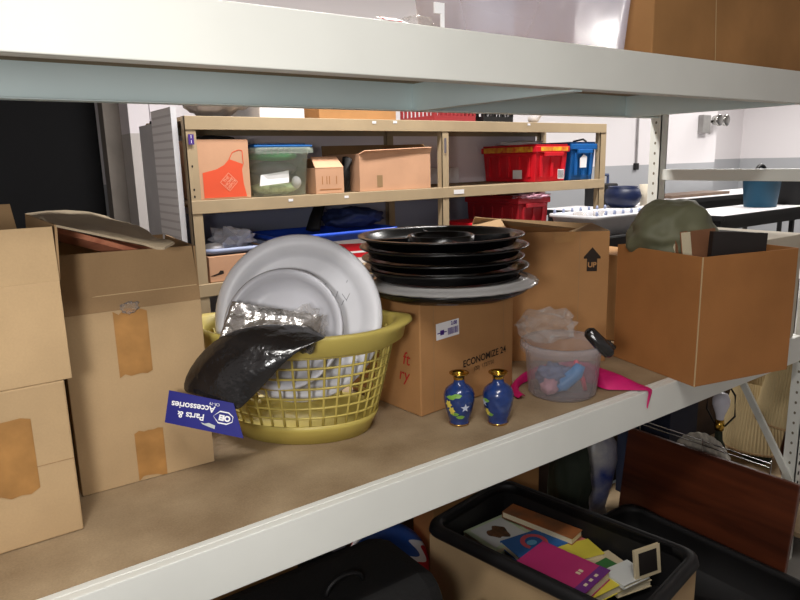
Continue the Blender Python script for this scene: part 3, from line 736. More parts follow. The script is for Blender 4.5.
# ------------------------------------------------------------------ on the upper deck
t = thing('storage_tote', 'empty clear plastic tote lying on the upper deck', 'storage tote', (1.0, 1.10, 1.851))
b = NB()
def shell(b, w_, d_, h_, tp, th_, n=1):
    """open tapered tub with rounded corners"""
    rows = []
    def ring(k, z, inset):
        out = []; rr = .05
        W_, D_ = w_/2*k-inset, d_/2*k-inset
        for cx, cy, a0 in ((1, 1, 0), (-1, 1, 90), (-1, -1, 180), (1, -1, 270)):
            for j in range(5):
                a = math.radians(a0+22.5*j); out.append(b.verts.new((w_/2+cx*(W_-rr)+rr*math.cos(a), d_/2+cy*(D_-rr)+rr*math.sin(a), z)))
        return out
    kb = 1-tp
    for k, z, i in ((kb, th_, .01+th_), (kb, 0, .0), (1, h_-.02, 0), (1, h_-.02, -.012), (1, h_, -.012), (1, h_, th_), (1, h_-.02, th_), (kb, th_, th_)): rows.append(ring(k, z, i))
    for a, c in zip(rows[1:], rows[2:]):
        for i in range(len(a)): b.faces.new((a[i], a[(i+1) % len(a)], c[(i+1) % len(a)], c[i]))
    b.faces.new(rows[1][::-1]); b.faces.new(rows[-1])
    bmesh.ops.delete(b, geom=rows[0], context='VERTS')
shell(b, .56, .26, .22, .07, .003); obj('tub', b, M['totecl'], t, True)
t = carton('cardboard_box', 'old brown cardboard box on the upper deck, right of the clear tote', 'cardboard box', (1.60, 1.09, 1.851), 0, .88, .50, .24, M['card_top'], closed=True)
b = NB(); quad(b, (.30, -.0015, 0), (.304, -.0015, 0), (.28, -.0015, .24), (.276, -.0015, .24)); obj('crease', b, M['card_edge'], t)
t = thing('product_tag', 'small white tag with a red logo label lying on the front of the upper deck', 'tag', (.76, 1.065, 1.851))
b = NB(); slab(b, (-.02, 0, .002), (.035, 0, .002), (.035, .03, .014), (-.02, .03, .014), .002); obj('tag_card', b, M['white'], t)
b = NB(); slab(b, (-.018, -.001, .0042), (.022, -.001, .0042), (.022, .02, .0128), (-.018, .02, .0128), .001); obj('red_label', b, M['red'], t)
b = NB(); blob(b, (.075, .02, .012), (.035, .016, .011), .4, 3, 3, 3, flat=.001); obj('film_wrap', b, M['film'], t, True)
t = thing('hang_strip', 'thin white plastic strip standing at the left end of the clear tote', 'strip', (.885, 1.075, 1.851))
b = NB(); bx(b, -.004, .004, -.002, .002, 0, .03); bx(b, -.02, .004, -.002, .002, .03, .05); obj('strip', b, M['white'], t)

# ------------------------------------------------------------------ tan shelving unit behind
YF = 2.9
sh = thing('metal_shelving_unit', 'tan metal shelving unit of two bays in the background', 'shelving', (2.38, 3.15, 0))
SO = V(sh.location)
def spart(name, b, m, **k):
    bmesh.ops.translate(b, verts=b.verts, vec=-SO); return obj(name, b, m, sh, **k)
for x in (.962, 2.375, 3.735):
    for y0 in (YF, 3.43):
        w_ = .048 if x < 3.7 else .06
        b = NB(); bx(b, x, x+w_, y0, y0+.004, 0, 1.8115); bx(b, x, x+.004, y0, y0+.04, 0, 1.8115)
        p_ = spart('post', b, M['tan'])
        if y0 == YF and x < 1:
            b = NB()
            for z in (1.79, 1.77, 1.60, 1.50, 1.47):
                poly(b, [(.004*math.cos(i*PI/4), .006*math.sin(i*PI/4)) for i in range(8)], frame((x+.02, y0-.0008, z), (1, 0, 0), (0, 0, 1)))
            bmesh.ops.translate(b, verts=b.verts, vec=-SO); obj('slot_holes', b, M['hole'], p_)
LV = (1.812, 1.452, 1.08, .60, .14)
for i, z in enumerate(LV):
    b = NB(); bx(b, .964, 3.79, YF-.004, YF+.012, z-.058, z); spart('front_beam', b, M['tan'], bevel=.002)
    b = NB(); bx(b, .964, 3.79, 3.45, 3.46, z-.058, z); spart('rear_beam', b, M['tan'])
    b = NB(); bx(b, .968, 3.786, YF+.012, 3.45, z-.018, z-.001); spart('deck', b, M['shelfdeck'])
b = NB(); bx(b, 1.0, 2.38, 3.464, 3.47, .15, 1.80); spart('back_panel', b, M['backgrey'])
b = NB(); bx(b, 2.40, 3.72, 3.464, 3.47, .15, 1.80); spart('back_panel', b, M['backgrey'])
b = NB(); bx(b, .973, .997, YF-.0075, YF-.0045, 1.692, 1.735); bp_ = spart('number_label', b, M['purplep'], label='purple number label')
for k, z in (('1', 1.724), ('1', 1.703)):
    text('lettering', k, .018, M['white'], bp_, Matrix.Translation(-SO) @ frame((.985, YF-.0085, z), (1, 0, 0), (0, 0, 1)), bold=.0004)
b = NB()
for x, z in ((2.06, 1.80), (1.93, 1.797), (1.75, 1.432), (1.44, 1.432), (3.05, 1.80)): bx(b, x-.012, x+.012, YF-.0055, YF-.0045, z-.006, z+.006)
spart('sticker', b, M['paper'], label='small white sticker scraps')
b = NB(); bx(b, 2.455, 2.53, YF-.006, YF-.0045, 1.412, 1.436); spart('sticker', b, M['paper'], label='white price strip on the beam')
b = NB(); bx(b, 2.388, 2.402, YF-.006, YF-.0045, 1.64, 1.72); spart('sticker', b, M['grey'], label='grey strip on the middle post')

M['louver'] = stripes('ribbed white panel', (222, 214, 212), (246, 240, 238), 'Z', 9, .18, .6)
t = thing('ribbed_panel', 'white ribbed panel standing upright against the left end of the tan shelving', 'panel', (.93, 3.15, 0))
b = NB(); bx(b, -.012, .012, -.22, .07, 0, 1.85); obj('board', b, M['louver'], t, bevel=.002)
b = NB(); bx(b, -.012, .012, -.223, -.2205, 0, 1.85); obj('edge_strip', b, M['white_pl'], t)

t = thing('white_sheet', 'smooth white sheet standing beyond the ribbed panel beside the tan shelving', 'panel', (.945, 3.33, 0))
b = NB(); bx(b, -.006, .006, -.10, .18, 0, 1.80); obj('board', b, M['whitesheet'], t); b = NB(); bx(b, -.010, .010, -.10, -.02, 1.80, 1.812); obj('hook_strip', b, M['black'], t)
MZ = 1.4525
t = carton('moving_box', 'small moving box printed with a big orange apron, on the middle shelf', 'cardboard box', (1.008, 2.915, MZ), 0, .243, .32, .262, M['card_d'], closed=True)
ap = FRONT
decal('apron_print', t, M['orange'], [(.022, .008), (.222, .008), (.210, .065), (.206, .13), (.214, .152), (.148, .176), (.122, .150), (.085, .132), (.022, .118)], ap, .001, 'orange apron print')
b = NB()
q0 = [(.148, .176), (.165, .205), (.196, .216), (.212, .212), (.214, .152)]
for (xa, za), (xb, zb) in zip(q0, q0[1:]):
    d = V((xb-xa, zb-za)).normalized(); nn = V((-d.y, d.x))*.0018
    poly(b, [(xa+nn.x, za+nn.y), (xa-nn.x, za-nn.y), (xb-nn.x, zb-nn.y), (xb+nn.x, zb+nn.y)], ap, .001)
obj('apron_string_print', b, M['orange'], t)
lm = ap @ Matrix.Translation((.140, .075, .0018)) @ Matrix.Rotation(PI/4, 4, 'Z')
b = NB(); e_ = .030
for r in ((-e_, -e_, e_, -e_+.003), (-e_, e_-.003, e_, e_), (-e_, -e_, -e_+.003, e_), (e_-.003, -e_, e_, e_)): poly(b, rect(*r), lm)
obj('logo_frame', b, M['orange_l'], t)
for i, s_ in enumerate(('THE', 'HOME', 'DEPOT')): text('lettering', s_, .018, M['orange_l'], t, lm @ Matrix.Translation((0, .017-.017*i, 0)), bold=.0005)
b = NB(); blob(b, (1.14, 3.06, MZ+.272), (.10, .09, .012), .3, 2, 3, 3, flat=MZ+.263); tag(obj('cloth', b, M['blackcloth'], None, True), 'black cloth lying on top of the box with the orange apron', 'cloth')

t = thing('storage_bin', 'clear plastic bin with a blue lid, packed with folded cloths, on the middle shelf', 'storage bin', (1.283, 2.915, MZ))
b = NB(); shell(b, .292, .36, .225, .10, .003); obj('tub', b, M['binclear'], t, True)
b = NB(); bx(b, -.004, .296, -.004, .364, .226, .236); bx(b, .02, .272, .02, .34, .236, .243); obj('lid', b, clear('clear blue lid', (44, 112, 186), .55, .3), t, bevel=.004)
b = NB()
for s in (0.0,): bx(b, -.002, .294, -.012, .0, .198, .222)
for k in range(9): bx(b, .012+.031*k, .018+.031*k, -.015, -.011, .192, .222)
obj('rim', b, M['binclear'], t)
def lump(name, label, cat, c, s, m, seed, amp=.18, fr=2.): 
    b = NB(); blob(b, c, s, amp, fr, seed, 3); return tag(obj(name, b, m, None, True), label, cat)
lump('folded_cloth', 'pale green knitted cloth at the bottom of the clear bin with blue lid', 'cloth', (1.43, 3.05, MZ+.035), (.115, .11, .032), M['lime'], 2, .1)
lump('folded_cloth', 'grey cloth in the middle of the clear bin with blue lid', 'cloth', (1.43, 3.06, MZ+.125), (.12, .11, .04), M['grey'], 4, .15)
lump('folded_cloth', 'green cloth at the top of the clear bin with blue lid', 'cloth', (1.43, 3.05, MZ+.188), (.12, .12, .026), M['green'], 6, .1)
b = NB(); slab(b, (1.30, 2.925, MZ+.05), (1.45, 2.925, MZ+.062), (1.455, 2.93, MZ+.118), (1.31, 2.93, MZ+.10), .003); tag(obj('paper_sheet', b, M['paper']), 'white paper sheet pressed against the front of the clear bin', 'paper')
lump('white_cup', 'small white cup seen through the right side of the clear bin', 'cup', (1.505, 2.955, MZ+.06), (.024, .022, .03), M['paper'], 8, .02)

t = thing('cardboard_carton', 'small peach cardboard carton with a gabled top, right of the clear bin', 'cardboard box', (1.590, 2.915, MZ))
b = NB(); bx(b, 0, .160, 0, .2, 0, .125); obj('body', b, M['card_d'], t, bevel=.002)
b = NB(); slab(b, (0, 0, .125), (.160, 0, .125), (.155, .06, .178), (.01, .06, .178), .004); obj('flap', b, M['card_d'], t)
b = NB(); slab(b, (0, .2, .125), (.160, .2, .125), (.155, .14, .172), (.01, .14, .172), .004); obj('flap', b, M['card_in'], t)
b = NB(); 
for x in (.035, .06, .075, .115): poly(b, rect(x, .045, x+.004, .085), FRONT, .001)
poly(b, rect(.02, .018, .145, .022), FRONT, .001); obj('print', b, M['card_c'], t)
b = NB(); tube(b, [(1.79, 2.96, MZ+.005), (1.785, 2.95, MZ+.10), (1.80, 2.95, MZ+.16), (1.815, 2.99, MZ+.17), (1.815, 3.02, MZ+.01)], .022, 10); tag(obj('cable_coil', b, M['blackcloth'], None, True), 'black bundled strap between the gabled carton and the wide open carton', 'strap')
t = carton('cardboard_box', 'wide peach cardboard carton with raised flaps, beside the middle post of the shelving', 'cardboard box', (1.845, 2.915, MZ), 0, .46, .38, .19, M['card_d'])
b = NB(); slab(b, (0, 0, .19), (.46, 0, .19), (.46, -.01, .22), (.02, -.02, .205), .004); obj('flap', b, M['card_d'], t)
b = NB(); slab(b, (.46, 0, .19), (.46, .38, .19), (.40, .38, .24), (.41, .0, .235), .004); obj('flap', b, M['card_in'], t)
b = NB(); slab(b, (0, .38, .19), (.46, .38, .19), (.46, .42, .245), (.02, .42, .24), .004); obj('flap', b, M['card_in'], t)
b = NB(); poly(b, rect(.105, .02, .14, .08), FRONT, .001); obj('sticker', b, M['card_in'], t)
t = carton('flat_carton', 'flat white carton standing at the back of the middle shelf, behind the middle post', 'cardboard box', (2.43, 3.40, MZ), 0, .50, .05, .10, M['paper'], closed=True)

def flip_tote(name, label, loc, w_, d_, h_, m, printed=True, lidm=None, group=None, flat=False):
    t = thing(name, label, 'storage tote', loc, 0, group)
    b = NB(); bx(b, .012, w_-.012, .012, d_-.012, 0, h_-.05, taper=.06)
    for k in range(5):
        y = .07+k*(d_-.14)/4; bx(b, .004, .02, y-.012, y+.012, .03, h_-.07)
    for k in range(3):
        x = .06+k*(w_-.12)/2; bx(b, x-.01, x+.01, .004, .02, .03, h_-.07)
    obj('tub', b, m, t, bevel=.004)
    b = NB(); bx(b, 0, w_, 0, d_, h_-.05, h_-.012); obj('rim', b, m, t, bevel=.005)
    b = NB(); bx(b, .01, w_-.01, .01, d_/2-.004, h_-.012, h_); bx(b, .01, w_-.01, d_/2+.004, d_-.01, h_-.012, h_); obj('lid', b, lidm or m, t, bevel=.003)
    b = NB(); bx(b, w_*.22, w_*.78, -.012, .002, h_-.075, h_-.048); obj('handle', b, m, t, bevel=.004)
    return t
t = flip_tote('flip_lid_tote', 'bright red plastic tote with yellow rim print, on the middle shelf', (3.137, 2.915, MZ), .315, .50, .232, M['red'])
b = NB(); quad(b, (-.001, .03, .185), (-.001, .47, .185), (-.001, .47, .218), (-.001, .03, .218)); quad(b, (.03, -.0135, .19), (.28, -.0135, .19), (.28, -.0135, .215), (.03, -.0135, .215)); obj('rim_print', b, M['yprint'], t)
b = NB(); poly(b, rect(.20, .015, .26, .075), FRONT, .002)
quad(b, (.0025, .20, .02), (.0025, .12, .02), (.0025, .12, .075), (.0025, .20, .075)); st = obj('bar_code_sticker', b, M['paper'], t)
b = NB()
for k in range(6): poly(b, rect(.205+.009*k, .02, .209+.009*k, .07), FRONT, .003)
obj('bar_code', b, M['blackp'], st)
b = NB(); blob(b, (3.28, 3.2, MZ+.245), (.11, .16, .016), .4, 2.5, 3, 3, flat=MZ+.233); tag(obj('paper_bundle', b, M['paper'], None, True), 'crumpled white paper on top of the bright red tote', 'paper')
t = flip_tote('flip_lid_tote', 'blue plastic tote with a white label at the right end of the middle shelf', (3.465, 2.915, MZ), .262, .50, .245, M['blue'])
decal('label_sticker', t, M['paper'], [(.085, .08), (.15, .08), (.155, .15), (.12, .165), (.085, .14)], FRONT, .002, 'white paper label')
b = NB(); tube(b, [(3.50, 2.93, MZ+.247), (3.56, 2.93, MZ+.256), (3.62, 2.95, MZ+.262), (3.70, 2.99, MZ+.25)], .006, 8); tag(obj('strap', b, M['black'], None, True), 'black strap lying on the lid of the blue tote', 'strap')

# on top of the shelving
TZ = 1.8125
def crate(label, loc, w_, d_, h_, m, name='milk_crate'):
    t = thing(name, label, 'crate', loc); b = NB()
    bx(b, 0, w_, 0, d_, 0, .012)
    for y in (0, d_-.008): 
        bx(b, 0, w_, y, y+.008, .012, .03); bx(b, 0, w_, y, y+.008, h_-.03, h_)
        for k in range(11): x = k*(w_-.01)/10; bx(b, x, x+.012, y, y+.008, .03, h_-.03)
    for x in (0, w_-.008):
        bx(b, x, x+.008, .008, d_-.008, .012, .03); bx(b, x, x+.008, .008, d_-.008, h_-.03, h_)
        for k in range(9): y = .008+k*(d_-.03)/8; bx(b, x, x+.008, y, y+.012, .03, h_-.03)
    obj('frame', b, m, t); return t
M['redcrate'] = mat('dusty red plastic', (150, 48, 52), .5, var=.06)
crate('dusty red slatted plastic crate on top of the tan shelving', (2.35, 2.93, TZ), .30, .32, .22, M['redcrate'])
crate('black slatted plastic crate on top of the tan shelving', (2.71, 2.93, TZ), .24, .32, .20, M['black'])
carton('cardboard_box', 'brown cardboard box on top of the tan shelving', 'cardboard box', (1.64, 2.94, TZ), 0, .46, .34, .22, M['card_b'], closed=True)
carton('cardboard_box', 'white box on top of the tan shelving between the grey bundle and the brown box', 'cardboard box', (1.33, 2.94, TZ), 0, .23, .34, .21, M['paper'], closed=True)
b = NB(); blob(b, (1.17, 3.08, TZ+.09), (.135, .14, .09), .25, 2, 5, 4, flat=TZ+.001); tag(obj('plastic_bundle', b, mat('grey wrapped plastic', (176, 172, 176), .3, var=.3, vscale=9, bump=.6, bscale=14), None, True), 'grey plastic wrapped bundle at the left end of the shelving top', 'bundle')
t = thing('paper_roll', 'rolled white paper leaning on top of the shelving near its right end', 'paper roll', (3.30, 3.1, TZ))
b = NB(); tube(b, [(0, 0, .03), (.30, .1, .25)], .035, 14); obj('roll', b, M['paper'], t, True)

# lower shelf of the shelving
LZ = 1.0805
t = carton('cardboard_box', 'peach cardboard carton at the left end of the lower shelf', 'cardboard box', (1.025, 2.915, LZ), 0, .30, .36, .118, M['card_d'], closed=True)
decal('print', t, M['blackp'], [(.0, .03), (.04, .04), (.05, .052), (.065, .05), (.066, .036), (.02, .028)], FRONT, .001)
t = thing('shallow_tray', 'shallow pale blue tray of wrapped odds and ends on the peach carton', 'tray', (1.03, 2.93, LZ+.1185))
M['pblue'] = mat('pale blue plastic', (150, 160, 190), .5, var=.05)
b = NB(); shell(b, .34, .32, .03, .05, .003); obj('tub', b, M['pblue'], t, True)
b = NB(); blob(b, (1.20, 3.06, LZ+.175), (.095, .08, .06), .6, 2.2, 3, 3, flat=LZ+.124); tag(obj('wrapped_bag', b, clear('milky crinkled film', (226, 226, 236), .45, .15), None, False), 'crinkled clear plastic bag heaped on the pale blue tray', 'plastic bag')
lump('white_bundle', 'rolled white napkins on the left of the pale blue tray', 'napkins', (1.085, 3.0, LZ+.148), (.045, .05, .022), M['paper'], 3, .2)
t = carton('product_box', 'white box with a red printed band under the cobalt blue tray', 'box', (1.62, 2.93, LZ), 0, .34, .36, .13, M['paper'], closed=True)
decal('red_band', t, M['red'], [(.05, .04), (.33, .03), (.335, .10), (.06, .115)], FRONT, .001)
decal('lettering', t, M['white'], [(.14, .06), (.30, .055), (.30, .065), (.14, .07)], FRONT, .0016)
carton('cardboard_box', 'plain carton holding up the left end of the cobalt blue tray', 'cardboard box', (1.36, 2.95, LZ), 0, .22, .34, .13, M['card_d'], closed=True)
t = thing('plastic_tray', 'cobalt blue plastic tray lying across boxes on the lower shelf', 'tray', (1.38, 2.92, LZ+.1305))
b = NB(); shell(b, .70, .38, .045, .06, .003); obj('tub', b, M['cobalt'], t, True)
b = NB(); blob(b, (1.92, 3.12, LZ+.225), (.17, .12, .06), .3, 2.2, 3, 4, flat=LZ+.178); tag(obj('cushion', b, M['navy'], None, True), 'navy blue cushion resting in the cobalt blue tray', 'cushion')
b = NB(); tube(b, [(1.66, 3.10, LZ+.178), (1.70, 3.14, LZ+.24), (1.78, 3.2, LZ+.335)], [.04, .035, .03], 8, flat=.4); tag(obj('seat_belt', b, M['blackcloth'], None, True), 'black padded strap standing up behind the navy cushion', 'strap')
t = flip_tote('flip_lid_tote', 'deep red plastic tote with white handle tape on the lower shelf', (2.99, 2.915, LZ), .29, .50, .292, M['redd'])
b = NB(); blob(b, (.15, .03, .285), (.13, .05, .022), .7, 3, 4, 4); obj('handle_tape', b, M['pinkpale'], t, True)
t = thing('food_container', 'small red lidded container left of the deep red tote', 'container', (2.62, 2.93, LZ))
b = NB(); bx(b, 0, .26, 0, .25, 0, .13, taper=.06); obj('tub', b, M['red'], t, bevel=.01)
b = NB(); bx(b, -.008, .268, -.008, .258, .13, .155); obj('lid', b, M['red'], t, bevel=.01)
t = thing('peg_rack', 'white plastic rack with rows of pegs on the small black edged table before the shelving', 'rack', (3.17, 2.47, 1.1405))
b = NB(); shell(b, .56, .36, .12, .10, .004); obj('tub', b, M['white_pl'], t, True)
for y_ in (.02, .34):
    for k in range(7):
        b = NB(); lathe(b, [(0, 0), (.010, 0), (.007, .024), (0, .026)], 10, mtx=Matrix.Translation((.03+.082*k, y_, .12))); obj('peg', b, M['pblue'], t, True)
for i, (x, y) in enumerate(((3.27, 2.68), (3.36, 2.74), (3.46, 2.68))):
    b = NB(); lathe(b, [(.024, 0), (.034, .12), (.036, .122), (.026, .002), (0, .002)], 20); o = obj('plastic_cup', b, M['film'], None, True); o.location = (x, y, 1.1455)
    tag(o, 'clear plastic cup standing in the white peg rack, %s of three' % ('leftmost', 'middle', 'nearest the right post')[i], 'cup', 'clear cups in the peg rack')

# ------------------------------------------------------------------ right background
t = thing('wall_light', 'grey twin head emergency light on the white back wall', 'emergency light', (7.68, 4.5, 1.93))
b = NB(); bx(b, -.10, .06, -.07, -.001, -.09, .12); obj('housing', b, mat('grey metal', (150, 148, 146), .5), t, bevel=.008)
for dx in (.14, .30):
    b = NB(); lathe(b, [(0, -.05), (.05, -.045), (.07, .03), (.06, .035), (0, .03)], 20, mtx=Matrix.Translation((dx, -.10, .06)) @ Matrix.Rotation(PI/2, 4, 'X')); obj('lamp_head', b, M['chrome'], t, True)
b = NB(); bx(b, .06, .34, -.06, -.03, .03, .06); obj('arm', b, M['chrome'], t)
t = thing('conduit', 'thin wall conduit running down to a small dark switch box', 'conduit', (6.40, 4.5, 1.5))
b = NB(); tube(b, [(0, -.015, 0), (0, -.015, 1.75)], .012, 8); obj('pipe', b, mat('grey conduit', (150, 146, 146), .5), t)
b = NB(); bx(b, -.03, .03, -.03, -.001, -.05, .02); obj('switch_box', b, M['black'], t)
def bench(label, x0, x1, y0, y1, z, edge, top='paper'):
    t = thing('work_table', label, 'table', (x0, y0, 0)); w_, d_ = x1-x0, y1-y0
    b = NB(); bx(b, 0, w_, 0, d_, z-.03, z); obj('table_top', b, M[top], t)
    b = NB(); bx(b, -.006, w_+.006, -.012, -.001, z-.045, z-.004); bx(b, -.006, 0, 0, d_, z-.045, z-.004); obj('edge_band', b, edge, t)
    for x in (.05, w_-.09):
        for y in (.05, d_-.09):
            b = NB(); bx(b, x, x+.04, y, y+.04, 0, z-.045); obj('leg', b, M['black'], t)
    b = NB(); bx(b, .04, w_-.04, .04, d_-.04, z-.13, z-.045); obj('apron', b, M['black'], t)
    return t
bench('white topped work table with a dark edge under the blue pot', 4.05, 5.1, 3.1, 3.7, 1.20, M['black'])
bench('small black edged table in the aisle under the white peg rack', 3.1, 3.80, 2.42, 2.86, 1.14, M['black'], 'black')
bench('white topped work table under the teal tub', 5.35, 7.6, 2.9, 3.4, 1.10, M['black'])
bench('long white work table by the back wall, farthest from the camera', 5.7, 8.4, 3.75, 4.3, 1.17, M['black'])
woodb = NB(); bx(woodb, 6.1, 7.2, 3.85, 4.15, 1.171, 1.20); tag(obj('plank', woodb, mat('grey brown plank', (110, 90, 76), .7), None, bevel=.003), 'brown wooden plank lying on the far work table', 'plank')
t = thing('plastic_tub', 'teal plastic tub standing on the white work table at the right', 'tub', (6.45, 3.15, 1.1005))
b = NB(); lathe(b, [(0, 0), (.135, 0), (.14, .01), (.165, .27), (.175, .27), (.175, .285), (.158, .285), (.134, .012), (0, .008)], 48); obj('body', b, M['teal'], t, True)
t = thing('garden_hose', 'black hose reel arc poking out of the teal tub', 'hose', (6.47, 3.15, 1.112))
b = NB(); tube(b, [(.10*math.cos(a), .03, .26+.11*math.sin(a)) for a in [i*2*PI/24 for i in range(24)]], .018, 8, True); obj('coil', b, M['black'], t, True)
t = thing('trash_bin', 'tall black plastic bin at the right edge, beside the teal tub', 'bin', (7.02, 3.08, 1.1005))
b = NB(); lathe(b, [(0, 0), (.19, 0), (.20, .01), (.225, .30), (.235, .30), (.235, .32), (.215, .32), (.19, .012), (0, .008)], 40); obj('body', b, M['black'], t, True)
t = thing('blue_pot', 'round dark blue pot on the work table right of the shelving', 'pot', (4.55, 3.30, 1.2005))
b = NB(); lathe(b, [(0, 0), (.09, 0), (.13, .04), (.145, .09), (.13, .14), (.11, .155), (.115, .165), (.10, .165), (.10, .15), (0, .14)], 36); obj('body', b, mat('dark blue glaze', (16, 30, 66), .45, var=.15), t, True)
t = thing('white_canister', 'plain white canister standing right of the dark blue pot', 'canister', (4.83, 3.27, 1.2005))
b = NB(); lathe(b, [(0, 0), (.05, 0), (.062, .17), (.058, .17), (.046, .006), (0, .006)], 30); obj('body', b, M['whitebox'], t, True)
t = thing('stapler_gun', 'dark tool box with a handle behind the dark blue pot', 'tool box', (4.62, 3.56, 1.2005))
b = NB(); bx(b, -.13, .13, -.07, .07, 0, .18); obj('body', b, M['black'], t, bevel=.01)
b = NB(); tube(b, [(-.08, 0, .18), (-.08, 0, .25), (.08, 0, .25), (.08, 0, .18)], .012, 8); obj('handle', b, mat('blue grey plastic', (60, 74, 110), .5), t)
t.name = 'tool_box'

# ------------------------------------------------------------------ under the shelf
QZ = .1705
# carton with the black tub of books
U = V((.17, -.985, 0)).normalized(); W2 = V((.985, .17, 0)).normalized()
TB = V((1.115, 1.468, 0))
aT = math.atan2(-U.x, U.y)
tm = Matrix((W2, -U, V((0, 0, 1)))).transposed().to_4x4(); 
rzT = math.atan2(W2.y, W2.x)
LEN, WID = .68, .405
oT = TB + U*LEN
t = carton('cardboard_box', 'tan carton under the shelf with the black book tub set into it', 'cardboard box', (oT.x+.012*W2.x-.012*U.x, oT.y+.012*W2.y-.012*U.y, QZ), rzT, WID-.024, LEN-.024, .31, M['card'])
tb = thing('black_tub', 'shallow black plastic tub full of books, under the shelf', 'tub', (oT.x, oT.y, QZ+.2), rzT)
b = NB()
for x0, x1, y0, y1 in ((.02, .026, .02, LEN-.02), (WID-.026, WID-.02, .02, LEN-.02), (.026, WID-.026, .02, .026), (.026, WID-.026, LEN-.026, LEN-.02)): bx(b, x0, x1, y0, y1, .0, .15)
bx(b, .026, WID-.026, .026, LEN-.026, 0, .006)
obj('tub', b, M['black'], tb)
b = NB(); rows = []
def rrect(x0, x1, y0, y1, r, z):
    out = []
    for cx, cy, a0 in ((x1-r, y1-r, 0), (x0+r, y1-r, 90), (x0+r, y0+r, 180), (x1-r, y0+r, 270)):
        for j in range(6):
            a = math.radians(a0+18*j); out.append(b.verts.new((cx+r*math.cos(a), cy+r*math.sin(a), z)))
    return out
for i, z in ((0, .118), (-.004, .126), (0.0, .146), (.008, .152), (.020, .152), (.026, .146), (.026, .12)): rows.append(rrect(i, WID-i, i, LEN-i, .05, z))
rows.append(rows[0])
for a, c in zip(rows, rows[1:]):
    for i in range(len(a)): b.faces.new((a[i], a[(i+1) % len(a)], c[(i+1) % len(a)], c[i]))
obj('rim', b, M['black'], tb, True)

GB = 'books in the black tub'
def bookpx(name, label, p0, p1, p3, z, t_, cover, art=None, pages=None, tilt=0.):
    """p0 spine bottom, p1 fore-edge bottom, p3 spine top, as seen in the photo; cover at height z"""
    a, c, d = (at(q[0], q[1], 2, z) for q in (p0, p1, p3))
    w_ = (c-a).length; h_ = (d-a).length; m = frame(a-V((0, 0, t_)), c-a, d-a)
    if (m.to_3x3() @ V((0, 0, 1))).z < 0:
        m = frame(c-V((0, 0, t_)), a-c, d-a)
    m = m @ Matrix.Rotation(tilt, 4, 'X')
    # keep the book inside the tub walls
    cs = [m @ V((x, y, 0))-oT for x in (0, w_) for y in (0, h_)]
    for ax, lim in ((W2, WID), (-U, LEN)):
        vals = [c_.dot(ax) for c_ in cs]; lo_, hi_ = min(vals), max(vals)
        sh_ = max(0, .031-lo_) - max(0, hi_-(lim-.031))
        m = Matrix.Translation(ax*sh_) @ m
    return book(name, label, (w_, h_, t_), cover, m, GB, pages, True, art)
mm = lambda n, c, **k: mat(n, c, .5, var=.06, **k)
M['bk_green'] = mm('green white cover', (196, 212, 176)); M['bk_orange'] = mm('orange brown cover', (170, 100, 54), col2=(110, 84, 60), vscale=14)
M['bk_pink'] = mm('pink spine', (206, 110, 104)); M['bk_blue'] = mm('blue cover', (40, 96, 158)); M['bk_magenta'] = mm('magenta cover', (164, 36, 94))
M['bk_purple'] = mm('purple stripe', (98, 36, 110)); M['bk_cream'] = mm('cream cover', (206, 190, 156)); M['bk_yellow'] = mm('yellow cover', (212, 196, 70))
M['bk_olive'] = mm('olive cover', (126, 124, 84)); M['bk_tiger'] = mm('tawny picture', (120, 78, 44), col2=(58, 44, 30), vscale=60)
M['bk_coral'] = mm('coral picture', (206, 84, 92)); M['bk_white'] = mm('white cover', (212, 214, 210)); M['bk_dkgreen'] = mm('bright green cover', (60, 110, 60))
M['lblue'] = mm('light blue picture', (110, 180, 214))
def art_panel(m, x0, x1, y0, y1):
    def f(o, w_, h_, t_):
        b = NB(); poly(b, rect(x0*w_, y0*h_, x1*w_, y1*h_), Matrix.Translation((0, 0, t_+.0006))); obj('cover_picture', b, m, o)
    return f
def art_animal(o, w_, h_, t_):
    b = NB(); n = 26
    poly(b, [(w_*(.52+(.24+.06*math.sin(5*a))*math.cos(a)), h_*(.5+(.20+.04*math.sin(3*a+1))*math.sin(a))) for a in [i*2*PI/n for i in range(n)]], Matrix.Translation((0, 0, t_+.001))); obj('cover_picture', b, M['bk_tiger'], o)
    b = NB(); poly(b, rect(.08*w_, .1*h_, .92*w_, .9*h_), Matrix.Translation((0, 0, t_+.0005))); obj('cover_panel', b, M['bk_white'], o)
def art_swirl(o, w_, h_, t_):
    b = NB(); n = 24; cx, cy = w_*.5, h_*.5; R1, R2 = w_*.40, w_*.26
    for i in range(18):
        a, c = (i/24*2*PI+.6, (i+1)/24*2*PI+.6); poly(b, [(cx+R2*math.cos(a), cy+R2*math.sin(a)), (cx+R1*math.cos(a), cy+R1*math.sin(a)), (cx+R1*math.cos(c), cy+R1*math.sin(c)), (cx+R2*math.cos(c), cy+R2*math.sin(c))], Matrix.Translation((0, 0, t_+.001)))
    obj('cover_picture', b, M['bk_coral'], o)
    b = NB(); poly(b, [(w_*(.5+.12*math.cos(a)), h_*(.45+.10*math.sin(a))) for a in [i*PI/6 for i in range(12)]], Matrix.Translation((0, 0, t_+.001))); obj('cover_picture', b, M['lblue'], o)
def art_stripe(o, w_, h_, t_):
    b = NB(); poly(b, rect(.85*w_, 0, w_, h_), Matrix.Translation((0, 0, t_+.0006))); obj('cover_stripe', b, M['bk_purple'], o)
    b = NB()
    for k in range(3): poly(b, rect(.90*w_, (.2+.2*k)*h_, .94*w_, (.3+.2*k)*h_), Matrix.Translation((0, 0, t_+.001)))
    for k in range(2): poly(b, rect(.70*w_, (.45+.10*k)*h_, .76*w_, (.52+.10*k)*h_), Matrix.Translation((0, 0, t_+.001)))
    obj('print', b, M['bk_cream'], o)
